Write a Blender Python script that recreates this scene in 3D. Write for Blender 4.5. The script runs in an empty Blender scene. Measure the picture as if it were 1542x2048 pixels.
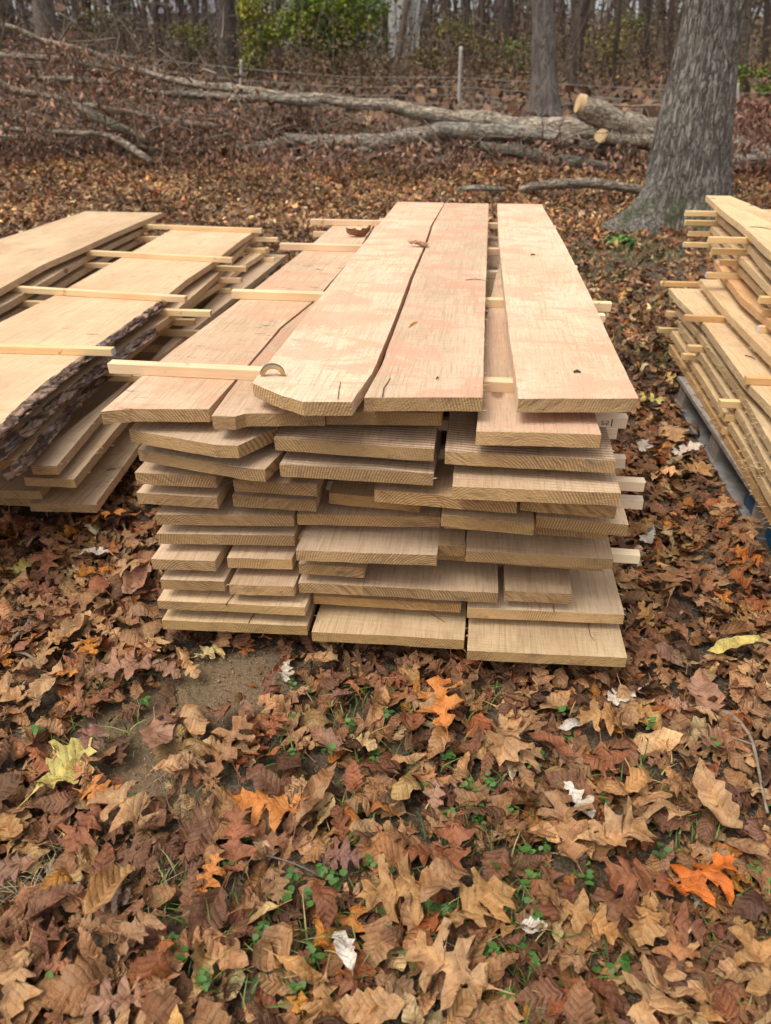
import bpy, math, random
import numpy as np
from mathutils import noise, Vector
R = math.radians
rng = np.random.default_rng(7); random.seed(7)
scene = bpy.context.scene
col = scene.collection

# ------------------------------------------------------------------ camera
F = 1422.0; PITCH = R(30.69); YAW = R(7.27); H = 1.215
cam = bpy.data.cameras.new("camera"); camo = bpy.data.objects.new("camera", cam); col.objects.link(camo)
cam.sensor_fit = 'VERTICAL'; cam.sensor_height = 24; cam.lens = 24*F/2048
cam.clip_start = .05; cam.clip_end = 500
camo.location = (0, 0, H); camo.rotation_euler = (math.pi/2-PITCH, 0, YAW)
cam.dof.use_dof = True; cam.dof.focus_distance = 1.65; cam.dof.aperture_fstop = 2.7
scene.camera = camo

# ------------------------------------------------------------------ sky, sun, exposure
SUN_EL, SUN_ROT = 64, 228        # degrees
world = bpy.data.worlds.new("World"); scene.world = world; world.use_nodes = True
wn = world.node_tree; wn.nodes.clear()
wo = wn.nodes.new('ShaderNodeOutputWorld'); bg = wn.nodes.new('ShaderNodeBackground')
sky = wn.nodes.new('ShaderNodeTexSky'); sky.sky_type = 'NISHITA'; sky.sun_disc = False
sky.sun_elevation = R(SUN_EL); sky.sun_rotation = R(SUN_ROT); sky.dust_density = 4.0; sky.air_density = 1.0
hs = wn.nodes.new('ShaderNodeHueSaturation'); hs.inputs['Saturation'].default_value = .22
wn.links.new(sky.outputs[0], hs.inputs['Color']); wn.links.new(hs.outputs[0], bg.inputs[0]); wn.links.new(bg.outputs[0], wo.inputs[0])
bg.inputs[1].default_value = .15
sl = bpy.data.lights.new("sun", 'SUN'); sl.energy = 1.15; sl.angle = R(30); sl.color = (1, .95, .88)
so = bpy.data.objects.new("sun", sl); col.objects.link(so)
_a = R(SUN_ROT); _e = R(SUN_EL)
_d = Vector((math.sin(_a)*math.cos(_e), math.cos(_a)*math.cos(_e), math.sin(_e)))
so.rotation_euler = (-_d).to_track_quat('-Z', 'Y').to_euler()
scene.view_settings.view_transform = 'Standard'; scene.view_settings.look = 'None'
scene.view_settings.exposure = 0.62; scene.view_settings.gamma = 1
scene.cycles.use_denoising = True
scene.cycles.max_bounces = 6; scene.cycles.transparent_max_bounces = 4

# ------------------------------------------------------------------ measuring helpers (a sight line meets a level or an upright plane)
_f = np.array([-math.sin(YAW)*math.cos(PITCH), math.cos(YAW)*math.cos(PITCH), -math.sin(PITCH)])
_r = np.array([math.cos(YAW), math.sin(YAW), 0]); _u = np.cross(_r, _f); _C = np.array([0, 0, H])
def ray(x, y): return _f+_r*(x-771)/F+_u*(1024-y)/F
def at(x, y, z):
    d = ray(x, y); return _C+d*((z-H)/d[2])
def atY(x, y, Y):
    d = ray(x, y); return _C+d*(Y/d[1])
def gz(x, y):
    y = np.asarray(y, float); x = np.asarray(x, float)
    t = np.clip(y-3.0, 0, None); s = np.where(t < 2, t*t/4*.08, .08*(t-1))
    return s+.02*np.sin(x*1.3+.5)*np.sin(y*.9)*np.clip(t/3, 0, 1)
def gat(x, y):
    d = ray(x, y); lo, hi = .1, 200.0
    for _ in range(50):
        m = (lo+hi)/2; p = _C+d*m
        if p[2] > gz(p[0], p[1]): lo = m
        else: hi = m
    return _C+d*lo

# ------------------------------------------------------------------ object helpers
def tag(o, label=None, cat=None, group=None, kind=None):
    if label: o['label'] = label
    if cat: o['category'] = cat
    if group: o['group'] = group
    if kind: o['kind'] = kind
    return o
def link(name, me, mats, parent=None):
    o = bpy.data.objects.new(name, me); col.objects.link(o)
    if parent is not None: o.parent = parent
    for m in (mats if isinstance(mats, (list, tuple)) else [mats]):
        if m and m.name not in [q.name for q in me.materials if q]: me.materials.append(m)
    return o
def mesh(name, v, f, smooth=False, mi=None):
    me = bpy.data.meshes.new(name); me.from_pydata([tuple(map(float, p)) for p in v], [], f)
    if smooth: me.polygons.foreach_set('use_smooth', [True]*len(me.polygons))
    if mi is not None: me.polygons.foreach_set('material_index', mi)
    me.update(); return me
def empty(name, loc):
    o = bpy.data.objects.new(name, None); col.objects.link(o); o.location = loc; o.empty_display_size = .1; return o
def nmesh(name, V, Fq, color=None, uv=None, smooth=True):
    """fast mesh from numpy arrays: V (n,3), Fq (m,k)"""
    me = bpy.data.meshes.new(name); n, m, k = len(V), len(Fq), Fq.shape[1]
    me.vertices.add(n); me.vertices.foreach_set('co', V.astype(np.float32).ravel())
    me.loops.add(m*k); me.loops.foreach_set('vertex_index', Fq.astype(np.int32).ravel())
    me.polygons.add(m); me.polygons.foreach_set('loop_start', np.arange(0, m*k, k, dtype=np.int32))
    try: me.polygons.foreach_set('loop_total', np.full(m, k, np.int32))
    except Exception: pass
    if smooth: me.polygons.foreach_set('use_smooth', np.ones(m, bool))
    if color is not None:
        a = me.color_attributes.new('Col', 'FLOAT_COLOR', 'POINT')
        c = np.ones((n, 4), np.float32); c[:, :3] = color; a.data.foreach_set('color', c.ravel())
    if uv is not None:
        a = me.attributes.new('leafpos', 'FLOAT_VECTOR', 'POINT')
        c = np.zeros((n, 3), np.float32); c[:, :2] = uv; a.data.foreach_set('vector', c.ravel())
    me.update(calc_edges=True); me.validate(); return me

# ------------------------------------------------------------------ material helpers
class NT:
    def __init__(s, name):
        s.m = bpy.data.materials.new(name); s.m.use_nodes = True; s.t = s.m.node_tree
        s.b = s.t.nodes['Principled BSDF']; s.b.inputs['Roughness'].default_value = .8
        s.b.inputs['Specular IOR Level'].default_value = .25
    def n(s, kind, **kw):
        nd = s.t.nodes.new('ShaderNode'+kind)
        for k, v in kw.items():
            if k in nd.inputs: s.set(nd.inputs[k], v)
            elif hasattr(nd, k): setattr(nd, k, v)
        return nd
    def set(s, i, v):
        if isinstance(v, bpy.types.NodeSocket): s.t.links.new(v, i)
        else:
            if hasattr(i.default_value, '__len__') and not hasattr(v, '__len__'): v = [v]*len(i.default_value)
            if hasattr(v, '__len__') and len(v) == 3 and len(i.default_value) == 4: v = (*v, 1)
            i.default_value = v
    def math(s, op, a, b=0.0, c=None, clamp=False):
        nd = s.t.nodes.new('ShaderNodeMath'); nd.operation = op; nd.use_clamp = clamp
        s.set(nd.inputs[0], a); s.set(nd.inputs[1], b)
        if c is not None: s.set(nd.inputs[2], c)
        return nd.outputs[0]
    def mapping(s, vec, scale=(1, 1, 1), rot=(0, 0, 0), loc=(0, 0, 0)):
        nd = s.t.nodes.new('ShaderNodeMapping'); s.set(nd.inputs[0], vec); nd.inputs['Scale'].default_value = scale
        nd.inputs['Rotation'].default_value = rot; nd.inputs['Location'].default_value = loc; return nd.outputs[0]
    def noise(s, vec, scale, detail=3, rough=.5, dist=0):
        nd = s.t.nodes.new('ShaderNodeTexNoise'); s.set(nd.inputs['Vector'], vec); nd.inputs['Scale'].default_value = scale
        nd.inputs['Detail'].default_value = detail; nd.inputs['Roughness'].default_value = rough; nd.inputs['Distortion'].default_value = dist
        return nd.outputs[0]
    def ramp(s, fac, a, b, ca=0.0, cb=1.0):
        nd = s.t.nodes.new('ShaderNodeMapRange'); s.set(nd.inputs[0], fac); nd.interpolation_type = 'SMOOTHSTEP'
        for i, v in zip((1, 2, 3, 4), (a, b, ca, cb)): nd.inputs[i].default_value = v
        return nd.outputs[0]
    def mix(s, fac, a, b, mode='MIX'):
        nd = s.t.nodes.new('ShaderNodeMix'); nd.data_type = 'RGBA'; nd.blend_type = mode
        s.set(nd.inputs[0], fac); s.set(nd.inputs[6], a); s.set(nd.inputs[7], b); return nd.outputs[2]
    def bump(s, h, strength, dist=.01, normal=None):
        nd = s.t.nodes.new('ShaderNodeBump'); s.set(nd.inputs['Height'], h); nd.inputs['Strength'].default_value = strength
        nd.inputs['Distance'].default_value = dist
        if normal is not None: s.set(nd.inputs['Normal'], normal)
        return nd.outputs[0]
    def prop(s, name):
        nd = s.t.nodes.new('ShaderNodeAttribute'); nd.attribute_type = 'OBJECT'; nd.attribute_name = name; return nd.outputs['Fac']
    def objinfo(s): return s.t.nodes.new('ShaderNodeObjectInfo')
    def coord(s, shift=True):
        tc = s.t.nodes.new('ShaderNodeTexCoord'); v = tc.outputs['Object']
        if not shift: return v
        oi = s.objinfo(); a = s.t.nodes.new('ShaderNodeVectorMath'); a.operation = 'MULTIPLY_ADD'
        s.set(a.inputs[0], oi.outputs['Random']); a.inputs[1].default_value = (17.3, 31.7, 9.1); s.set(a.inputs[2], v)
        return a.outputs[0]
    def sep(s, v):
        nd = s.t.nodes.new('ShaderNodeSeparateXYZ'); s.set(nd.inputs[0], v); return nd.outputs
    def comb(s, x, y, z=0.0):
        nd = s.t.nodes.new('ShaderNodeCombineXYZ'); s.set(nd.inputs[0], x); s.set(nd.inputs[1], y); s.set(nd.inputs[2], z); return nd.outputs[0]
    def done(s, c, normal=None):
        s.set(s.b.inputs['Base Color'], c)
        if normal is not None: s.set(s.b.inputs['Normal'], normal)
        return s.m

def m_wood_face():
    t = NT('sawn_oak_face'); v = t.coord(); oi = t.objinfo()
    big = t.noise(t.mapping(v, (3, .9, 3)), 1.6, 3)
    c = t.mix(t.ramp(big, .35, .68), (.68, .53, .375), (.57, .425, .285))
    x, y, z = t.sep(v)[:3]
    warp = t.noise(t.mapping(v, (3.0, .45, 3.0)), 1.3, 2, .45)
    ring = t.math('ADD', t.math('MULTIPLY', x, 240), t.math('MULTIPLY', warp, 120))
    ring = t.math('ADD', ring, t.math('MULTIPLY', t.noise(t.mapping(v, (30, 3, 30)), 1, 2), 3.5))
    ringv = t.math('POWER', t.math('MULTIPLY_ADD', t.math('SINE', ring), .5, .5), 2.5)
    c = t.mix(t.math('MULTIPLY', ringv, t.ramp(t.noise(v, 3.4, 2),   .42, .66, .03, .24)), c, (.40, .265, .155))
    fib = t.noise(t.mapping(v, (260, 12, 260)), 1, 4, .7)
    c = t.mix(t.ramp(fib, .46, .72, 0, .62), c, (.34, .225, .135))
    fib2 = t.noise(t.mapping(v, (110, 3, 110)), 1, 3, .6)
    c = t.mix(t.ramp(fib2, .5, .72, 0, .5), c, (.40, .27, .165))
    sw = t.noise(t.mapping(v, (4, 260, 4), (0, 0, .05)), 1, 3, .6)
    c = t.mix(t.math('MULTIPLY', t.ramp(sw, .46, .72, 0, .45), t.ramp(t.noise(v, 4.3, 2), .35, .6, .2, .6)), c, (.34, .23, .14))
    bl = t.noise(v, 9, 5, .65); c = t.mix(t.ramp(bl, .52, .72, 0, .35), c, (.40, .27, .165))
    yy = t.math('ADD', t.math('MULTIPLY', y, 88), t.math('ADD', t.math('MULTIPLY', x, 2.5), t.math('MULTIPLY', t.noise(v, 4, 2), 2.2)))
    swd = t.ramp(t.math('ABSOLUTE', t.math('SUBTRACT', t.math('FRACT', yy), .5)), .09, .16, 1, 0)
    dark = t.math('MULTIPLY', swd, t.ramp(t.noise(t.mapping(v, (5, 2.5, 5)), 1, 3), .40, .52))
    c = t.mix(t.math('MULTIPLY', dark, t.prop('stripes')), c, (.15, .10, .09))
    sm = t.math('MULTIPLY', t.ramp(t.noise(t.mapping(v, (16, 34, 16)), 1, 6, .75), .56, .66), t.ramp(t.noise(v, 3.1, 2), .48, .62))
    c = t.mix(t.math('MULTIPLY', sm, t.math('MULTIPLY_ADD', t.prop('stain'), .7, .12)), c, (.12, .10, .10))
    dm = t.noise(t.mapping(v, (4.5, 8.0, 4.5)), 1, 12, .72, .6)
    spk = t.noise(v, 330, 3, .7)
    dust = t.math('MULTIPLY', t.ramp(t.math('ADD', dm, t.math('MULTIPLY', t.math('SUBTRACT', spk, .5), .12)), .50, .55), t.prop('dust'))
    c = t.mix(t.math('MULTIPLY', dust, t.ramp(spk, .32, .66, .55, .95)), c, (.60, .325, .215))
    haze_ = t.math('MULTIPLY', t.ramp(t.noise(v, 5, 4), .4, .65, 0, .22), t.prop('dust')); c = t.mix(haze_, c, (.74, .52, .40))
    spot = t.math('MULTIPLY', t.ramp(t.noise(v, 190, 1, .5), .68, .74), t.prop('dust'))
    c = t.mix(t.math('MULTIPLY', spot, .75), c, (.36, .17, .10))
    kn = t.t.nodes.new('ShaderNodeTexVoronoi'); t.set(kn.inputs['Vector'], t.mapping(v, (3.4, 1.5, 3.4))); kn.inputs['Scale'].default_value = 1
    c = t.mix(t.ramp(kn.outputs['Distance'], .030, .06, .8, 0), c, (.20, .11, .06))
    tone = t.ramp(oi.outputs['Random'], 0, 1, .86, 1.08)
    c = t.mix(1.0, c, t.comb(tone, tone, tone), 'MULTIPLY')
    c = t.mix(1.0, c, oi.outputs['Color'], 'MULTIPLY')
    h = t.math('ADD', t.math('MULTIPLY', sw, 1.2), t.math('MULTIPLY', fib, .9))
    h = t.math('ADD', h, t.math('MULTIPLY', t.noise(v, 260, 3, .7), .8))
    return t.done(c, t.bump(h, .6, .003))
def m_wood_end():
    t = NT('sawn_oak_end_grain'); v = t.coord(); oi = t.objinfo(); rnd = oi.outputs['Random']
    x, y, z = t.sep(v)[:3]
    n1 = t.noise(v, 3.0, 2); n2 = t.noise(v, 14, 3)
    c = t.mix(t.ramp(n1, .35, .7), (.60, .395, .19), (.48, .31, .145))
    sg = t.math('SUBTRACT', t.math('MULTIPLY', t.math('GREATER_THAN', t.math('FRACT', t.math('MULTIPLY', rnd, 13.7)), .28), 2.0), 1.0)
    k1 = t.math('ADD', t.math('MULTIPLY', t.math('MULTIPLY', x, sg), .62), t.math('MULTIPLY', z, .78))
    k2 = t.math('SUBTRACT', t.math('MULTIPLY', t.math('MULTIPLY', x, sg), .78), t.math('MULTIPLY', z, .62))
    wv = t.math('MULTIPLY', t.noise(v, 7, 2), .05)
    ch = t.noise(t.comb(t.math('MULTIPLY', t.math('ADD', k1, wv), 210), t.math('MULTIPLY', k2, 22), t.math('MULTIPLY', rnd, 50)), 1, 3, .6)
    amt = t.math('MULTIPLY', t.ramp(t.noise(v, 6, 2), .36, .60, .2, 1), t.ramp(t.math('FRACT', t.math('MULTIPLY', rnd, 5.1)), .1, .8, .25, 1.5))
    fine = t.noise(t.mapping(v, (60, 20, 420), (0, .25, 0)), 1, 4, .65)
    cx = t.math('SUBTRACT', t.math('MULTIPLY', t.math('FRACT', t.math('MULTIPLY', rnd, 7.3)), .6), .3)
    oz = t.sep(t.coord(False)); dx = t.math('SUBTRACT', oz[0], cx); dz = t.math('ADD', oz[2], .10)
    rr = t.math('SQRT', t.math('ADD', t.math('MULTIPLY', dx, dx), t.math('MULTIPLY', dz, dz)))
    rg = t.math('MULTIPLY_ADD', t.math('SINE', t.math('ADD', t.math('MULTIPLY', rr, 1100), t.math('MULTIPLY', n2, 12))), .5, .5)
    c = t.mix(t.math('MULTIPLY', t.ramp(ch, .50, .64), t.math('MULTIPLY', amt, .55)), c, (.62, .46, .29))
    c = t.mix(t.math('MULTIPLY', t.ramp(ch, .49, .36), t.math('MULTIPLY', amt, .5)), c, (.22, .14, .08))
    c = t.mix(t.math('MULTIPLY', t.math('POWER', rg, 2.0), t.ramp(t.noise(v, 5, 2), .62, .40, .2, .85)), c, (.20, .12, .06))
    c = t.mix(t.ramp(fine, .52, .74, 0, .6), c, (.17, .10, .055))
    c = t.mix(t.ramp(t.noise(v, 24, 4, .6), .56, .72, 0, .5), c, (.20, .13, .075))
    tone = t.ramp(t.math('FRACT', t.math('MULTIPLY', rnd, 23.1)), 0, 1, .84, 1.12); c = t.mix(1.0, c, t.comb(tone, tone, tone), 'MULTIPLY')
    c = t.mix(t.math('MULTIPLY', t.ramp(t.noise(t.mapping(v, (8, 8, 30)), 1, 5, .7), .55, .68), .5), c, (.17, .13, .10))
    c = t.mix(1.0, c, oi.outputs['Color'], 'MULTIPLY')
    h = t.math('ADD', t.math('MULTIPLY', ch, 1.2), t.math('ADD', fine, t.noise(v, 300, 3, .7)))
    return t.done(c, t.bump(h, .7, .003))
def m_stick():
    t = NT('planed_pine'); v = t.coord(); oi = t.objinfo()
    fib = t.noise(t.mapping(v, (5, 150, 150)), 1, 4, .6); big = t.noise(v, 4, 2)
    c = t.mix(t.ramp(big, .35, .7), (.74, .57, .36), (.66, .46, .28))
    c = t.mix(t.ramp(fib, .45, .8, 0, .35), c, (.42, .26, .13))
    c = t.mix(t.math('MULTIPLY', t.ramp(t.noise(v, 22, 2), .68, .73), .6), c, (.30, .16, .08))
    c = t.mix(1.0, c, oi.outputs['Color'], 'MULTIPLY')
    t.b.inputs['Roughness'].default_value = .65
    return t.done(c, t.bump(fib, .3, .001))
def m_bark(name, a, b, cc, sc=(14, 14, 3.2), strength=.9, dist=.02, lichen=None, thin=False, moss=False):
    t = NT(name); v = t.coord(); oi = t.objinfo()
    n = t.noise(t.mapping(v, sc), 1, 6, .62, .6); n2 = t.noise(v, 5, 3)
    fis = t.ramp(n, .40, .56) if not thin else t.math('MULTIPLY', t.ramp(t.math('ABSOLUTE', t.math('SUBTRACT', n, .5)), .004, .05), t.ramp(t.math('ABSOLUTE', t.math('SUBTRACT', t.noise(t.mapping(v, (sc[0]*2, sc[1]*2, sc[2]*1.6)), 1, 4, .6, .5), .5)), .0, .05, .45, 1))
    c = t.mix(fis, a, b); c = t.mix(t.ramp(t.noise(v, 40, 4, .7), .5, .75, 0, .6), c, cc)
    if lichen: c = t.mix(t.math('MULTIPLY', t.ramp(n2, .5, .68), t.math('MULTIPLY', t.ramp(t.noise(v, 30, 3), .42, .6), .75)), c, lichen)
    c = t.mix(1.0, c, oi.outputs['Color'], 'MULTIPLY')
    if moss:
        zz = t.sep(t.coord(False))[2]; c = t.mix(t.math('MULTIPLY', t.ramp(zz, .45, .0, 0, .9), t.ramp(t.noise(v, 7, 4), .45, .62)), c, (.10, .11, .045))
    h = t.math('ADD', fis, t.math('MULTIPLY', t.noise(v, 70, 4), .5))
    return t.done(c, t.bump(h, strength, dist))
def m_leaf():
    t = NT('dry_leaf'); ca = t.t.nodes.new('ShaderNodeAttribute'); ca.attribute_name = 'Col'
    la = t.t.nodes.new('ShaderNodeAttribute'); la.attribute_name = 'leafpos'
    oi = t.objinfo(); c = t.mix(1.0, ca.outputs['Color'], oi.outputs['Color'], 'MULTIPLY')
    sx, sy, _ = t.sep(la.outputs['Vector'])[:3]
    g = t.n('NewGeometry'); tc = g.outputs['Position']
    ax = t.math('ABSOLUTE', sx)
    ph = t.math('SUBTRACT', sy, t.math('MULTIPLY', t.math('POWER', ax, .85), .62)); ph = t.math('ADD', ph, t.math('MULTIPLY', t.noise(la.outputs['Vector'], 7, 2), .035))
    vs = t.math('ABSOLUTE', t.math('SINE', t.math('MULTIPLY', ph, 26)))
    side = t.math('MULTIPLY', t.ramp(vs, .0, .2, 1, 0), t.ramp(t.noise(tc, 11, 2), .38, .62, .1, 1))
    mid = t.ramp(ax, .006, .02, 1, 0)
    mo = t.noise(tc, 34, 4, .6); sp = t.noise(tc, 150, 3, .6)
    pv = t.noise(tc, 16, 2); c = t.mix(t.ramp(pv, .42, .64, 0, .5), c, t.mix(1.0, c, (1.35, 1.15, .9), 'MULTIPLY'))
    c = t.mix(t.ramp(mo, .38, .66, 0, .65), c, t.mix(1.0, c, (.52, .40, .30), 'MULTIPLY'))
    c = t.mix(t.ramp(sp, .56, .72, 0, .55), c, t.mix(1.0, c, (.35, .28, .25), 'MULTIPLY'))
    c = t.mix(t.math('MULTIPLY', side, .42), c, t.mix(1.0, c, (.68, .56, .46), 'MULTIPLY'))
    c = t.mix(t.math('MULTIPLY', mid, .5), c, t.mix(1.0, c, (1.3, 1.2, 1.05), 'MULTIPLY'))
    c = t.mix(t.math('MULTIPLY', g.outputs['Backfacing'], .45), c, t.mix(1.0, c, (1.25, 1.2, 1.2), 'MULTIPLY'))
    t.b.inputs['Roughness'].default_value = .55; t.b.inputs['Specular IOR Level'].default_value = .3
    h = t.math('ADD', t.math('MULTIPLY', t.math('POWER', vs, .6), .55), t.math('MULTIPLY', t.noise(tc, 90, 4, .7), 1.6))
    return t.done(c, t.bump(h, .7, .005))
def m_plain_leaf(name, rough=.7, vary=9.0):
    t = NT(name); ca = t.t.nodes.new('ShaderNodeAttribute'); ca.attribute_name = 'Col'
    c = t.mix(1.0, ca.outputs['Color'], t.objinfo().outputs['Color'], 'MULTIPLY')
    n = t.noise(t.coord(False), vary, 3); c = t.mix(t.ramp(n, .35, .7, 0, .45), c, t.mix(1.0, c, (.55, .5, .42), 'MULTIPLY'))
    t.b.inputs['Roughness'].default_value = rough
    return t.done(c)
def m_soil():
    t = NT('bare_soil'); v = t.coord(False)
    n = t.noise(v, 2.2, 5, .6); g = t.noise(v, 130, 5, .75); g2 = t.noise(v, 26, 4, .6)
    c = t.mix(t.ramp(n, .38, .62), (.115, .075, .045), (.06, .042, .028))
    c = t.mix(t.ramp(g, .4, .7, 0, .6), c, (.36, .28, .18)); c = t.mix(t.ramp(g2, .55, .75, 0, .6), c, (.085, .06, .04))
    c = t.mix(t.ramp(t.noise(v, 4.1, 3), .58, .72, 0, .35), c, (.07, .085, .03))
    sa = t.t.nodes.new('ShaderNodeAttribute'); sa.attribute_name = 'Col'; sc_ = t.mix(t.ramp(g, .35, .7), (.30, .205, .115), (.19, .125, .07)); sc_ = t.mix(t.ramp(t.noise(v, 9, 3), .5, .7, 0, .5), sc_, (.17, .14, .065))
    c = t.mix(t.sep(sa.outputs['Color'])[0], c, sc_)
    h = t.math('ADD', g, t.math('MULTIPLY', g2, 2))
    return t.done(c, t.bump(h, .9, .012))
def m_simple(name, c1, c2, sc=12, rough=.8, spec=.25, bumpd=.002):
    t = NT(name); v = t.coord(); n = t.noise(v, sc, 4, .6)
    t.b.inputs['Roughness'].default_value = rough; t.b.inputs['Specular IOR Level'].default_value = spec
    c = t.mix(t.ramp(n, .35, .68), c1, c2); c = t.mix(1.0, c, t.objinfo().outputs['Color'], 'MULTIPLY')
    return t.done(c, t.bump(t.noise(v, sc*6, 3), .4, bumpd))
M_FACE = m_wood_face(); M_END = m_wood_end(); M_STICK = m_stick(); M_LEAF = m_leaf(); M_SOIL = m_soil()
M_BARK = m_bark('furrowed_bark', (.085, .07, .056), (.285, .25, .205), (.38, .34, .285), (32, 32, 5.0), .9, .02, None, True, True)
M_EDGEBARK = m_bark('flaking_bark', (.085, .045, .03), (.34, .215, .145), (.42, .37, .32), (34, 14, 60), 1.0, .008, (.36, .34, .31))
M_LOG = m_bark('weathered_bark', (.11, .085, .06), (.40, .335, .26), (.55, .48, .39), (7, 24, 24), .9, .015, (.36, .36, .28), True)
M_FARBARK = m_bark('far_bark', (.06, .05, .042), (.15, .125, .105), (.19, .165, .14), (12, 12, 2.5), .6, .03, None, True)
def m_cut():
    t = NT('fresh_cut_wood'); tc = t.t.nodes.new('ShaderNodeTexCoord'); g = tc.outputs['Generated']; a = t.t.nodes.new('ShaderNodeVectorMath'); a.operation = 'DISTANCE'
    t.set(a.inputs[0], g); a.inputs[1].default_value = (.5, .5, .5); d = t.math('ADD', a.outputs['Value'], t.math('MULTIPLY', t.noise(g, 3, 3), .08))
    c = t.mix(t.math('MULTIPLY', t.math('MULTIPLY_ADD', t.math('SINE', t.math('MULTIPLY', d, 75)), .5, .5), .45), (.66, .45, .24), (.42, .24, .10)); c = t.mix(t.ramp(d, .60, .68), c, (.20, .12, .07))
    c = t.mix(t.ramp(t.noise(g, 9, 4), .5, .7, 0, .5), c, (.45, .27, .12)); return t.done(c)
M_CUT = m_cut()
M_BRUSH = m_plain_leaf('hanging_dry_leaf', .75); M_GREEN = m_plain_leaf('green_leaf', .5)
M_GREYWOOD = m_simple('weathered_grey_wood', (.31, .28, .24), (.20, .175, .15), 22)
M_SPL = m_simple('wood_fibre', (.62, .46, .25), (.50, .34, .17), 60)
M_DARK = m_simple('dark_crack', (.10, .062, .04), (.16, .10, .06), 60)
M_TWIG = m_simple('grey_twig', (.17, .135, .10), (.10, .075, .055), 30)
M_WIRE = m_simple('galvanised_wire', (.30, .27, .25), (.22, .19, .17), 30, .5)
M_PAPER = m_simple('paper_tag', (.70, .72, .76), (.45, .50, .62), 160, .6)
M_INK = m_simple('blue_black_ink', (.03, .035, .06), (.05, .05, .08), 80)
M_BLUE = m_simple('blue_plastic', (.012, .06, .13), (.02, .09, .17), 20, .4, .5)
M_SIDING = m_simple('pale_siding', (.56, .54, .50), (.48, .46, .43), 2)
M_ROOF = m_simple('grey_roof', (.23, .21, .24), (.18, .17, .20), 6)
M_GLASS = m_simple('dark_window', (.03, .035, .04), (.05, .05, .06), 3, .15, .5)
M_POST = m_simple('weathered_post', (.40, .36, .31), (.28, .25, .21), 18)

# ------------------------------------------------------------------ ground
def bare(x, y):      # patches of open soil
    x = x+.035*np.sin(y*31+1)+.02*np.sin(y*67+x*20); y = y+.03*np.sin(x*27)+.018*np.sin(x*61+2)
    return np.minimum(1, np.exp(-((x+.54)**2/.018+(y-1.15)**2/.006))*1.2+np.exp(-((x+.66)**2/.012+(y-1.0)**2/.014))+np.exp(-((x+.60)**2/.008+(y-.86)**2/.006))*.9+np.exp(-((x+.36)**2/.006+(y-.62)**2/.004))*.6+np.exp(-((x+.50)**2/.014+(y-1.24)**2/.005))*1.2)
def grid_ground():
    ys = np.concatenate([np.arange(-1.5, 3.2, .035), np.arange(3.2, 9, .12), np.arange(9, 30, .5), np.arange(30, 141, 6)])
    xs0 = np.concatenate([-np.geomspace(90, 2.6, 34), np.arange(-2.5, 2.5, .035), np.geomspace(2.6, 90, 34)])
    X, Y = np.meshgrid(xs0, ys); Z = gz(X, Y).copy()
    near = (np.abs(X) < 3) & (Y < 5)
    for i, j in zip(*np.nonzero(near)):
        Z[i, j] += .010*noise.noise(Vector((X[i, j]*3, Y[i, j]*3, 0)))+.006*noise.noise(Vector((X[i, j]*11, Y[i, j]*11, 4)))-.004
    V = np.stack([X, Y, Z], -1).reshape(-1, 3); w = len(xs0); n = len(ys)
    I = (np.arange(n-1)[:, None]*w+np.arange(w-1)[None]).ravel()
    q = np.clip(bare(V[:, 0], V[:, 1])*1.5, 0, 1)*((np.abs(V[:, 0]) < 3) & (V[:, 1] < 3)); cc = np.stack([q, q, q], 1)
    return nmesh('ground', V, np.stack([I, I+1, I+w+1, I+w], 1), cc)
tag(link('ground', grid_ground(), M_SOIL), kind='structure')

# ------------------------------------------------------------------ boards
Z0 = .09; LP = .054; TH = .028
def zt(l, base=Z0): return base+LP*(l-1)+TH
def poly(line, z):           # pixel polyline on a level -> world (Y, X) sorted
    P = sorted([(float(p[1]), float(p[0])) for p in (at(x, y, z) for x, y in line)])
    return [p[0] for p in P], [p[1] for p in P]
def splinters(parent, edge, n, mat, ln=.012, zlo=-.028):
    V = []; Fs = []
    for _ in range(n):
        k = random.random()*(len(edge)-1); i = int(k); q = k-i
        a, b = edge[i], edge[min(i+1, len(edge)-1)]
        x = a[0]*(1-q)+b[0]*q; y = a[1]*(1-q)+b[1]*q; s = edge_side
        z = random.uniform(zlo, 0) if random.random() < .3 else random.choice((zlo, -.001))+random.uniform(-.002, .001)
        L = ln*random.uniform(.3, 1.6); an = random.uniform(-1.2, 1.2); w = random.uniform(.0006, .0014)
        dx, dy, dz = s*L*math.cos(an), L*math.sin(an), -L*random.uniform(-.3, .9)
        m = (x+dx*.55, y+dy*.55, z+dz*.25); e = (x+dx, y+dy, z+dz)
        j = len(V)
        V += [(x-s*.001, y-w, z), (x-s*.001, y+w, z), (x-s*.001, y, z+w*1.4), (m[0], m[1]-w*.7, m[2]), (m[0], m[1]+w*.7, m[2]), (m[0], m[1], m[2]+w), e]
        Fs += [(j, j+1, j+4, j+3), (j+1, j+2, j+5, j+4), (j+2, j, j+3, j+5), (j+3, j+4, j+6), (j+4, j+5, j+6), (j+5, j+3, j+6)]
    if V:
        o = link('fuzz', mesh('fuzz', V, Fs), mat, parent); o['kind'] = 'stuff'; return o
edge_side = 1
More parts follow.
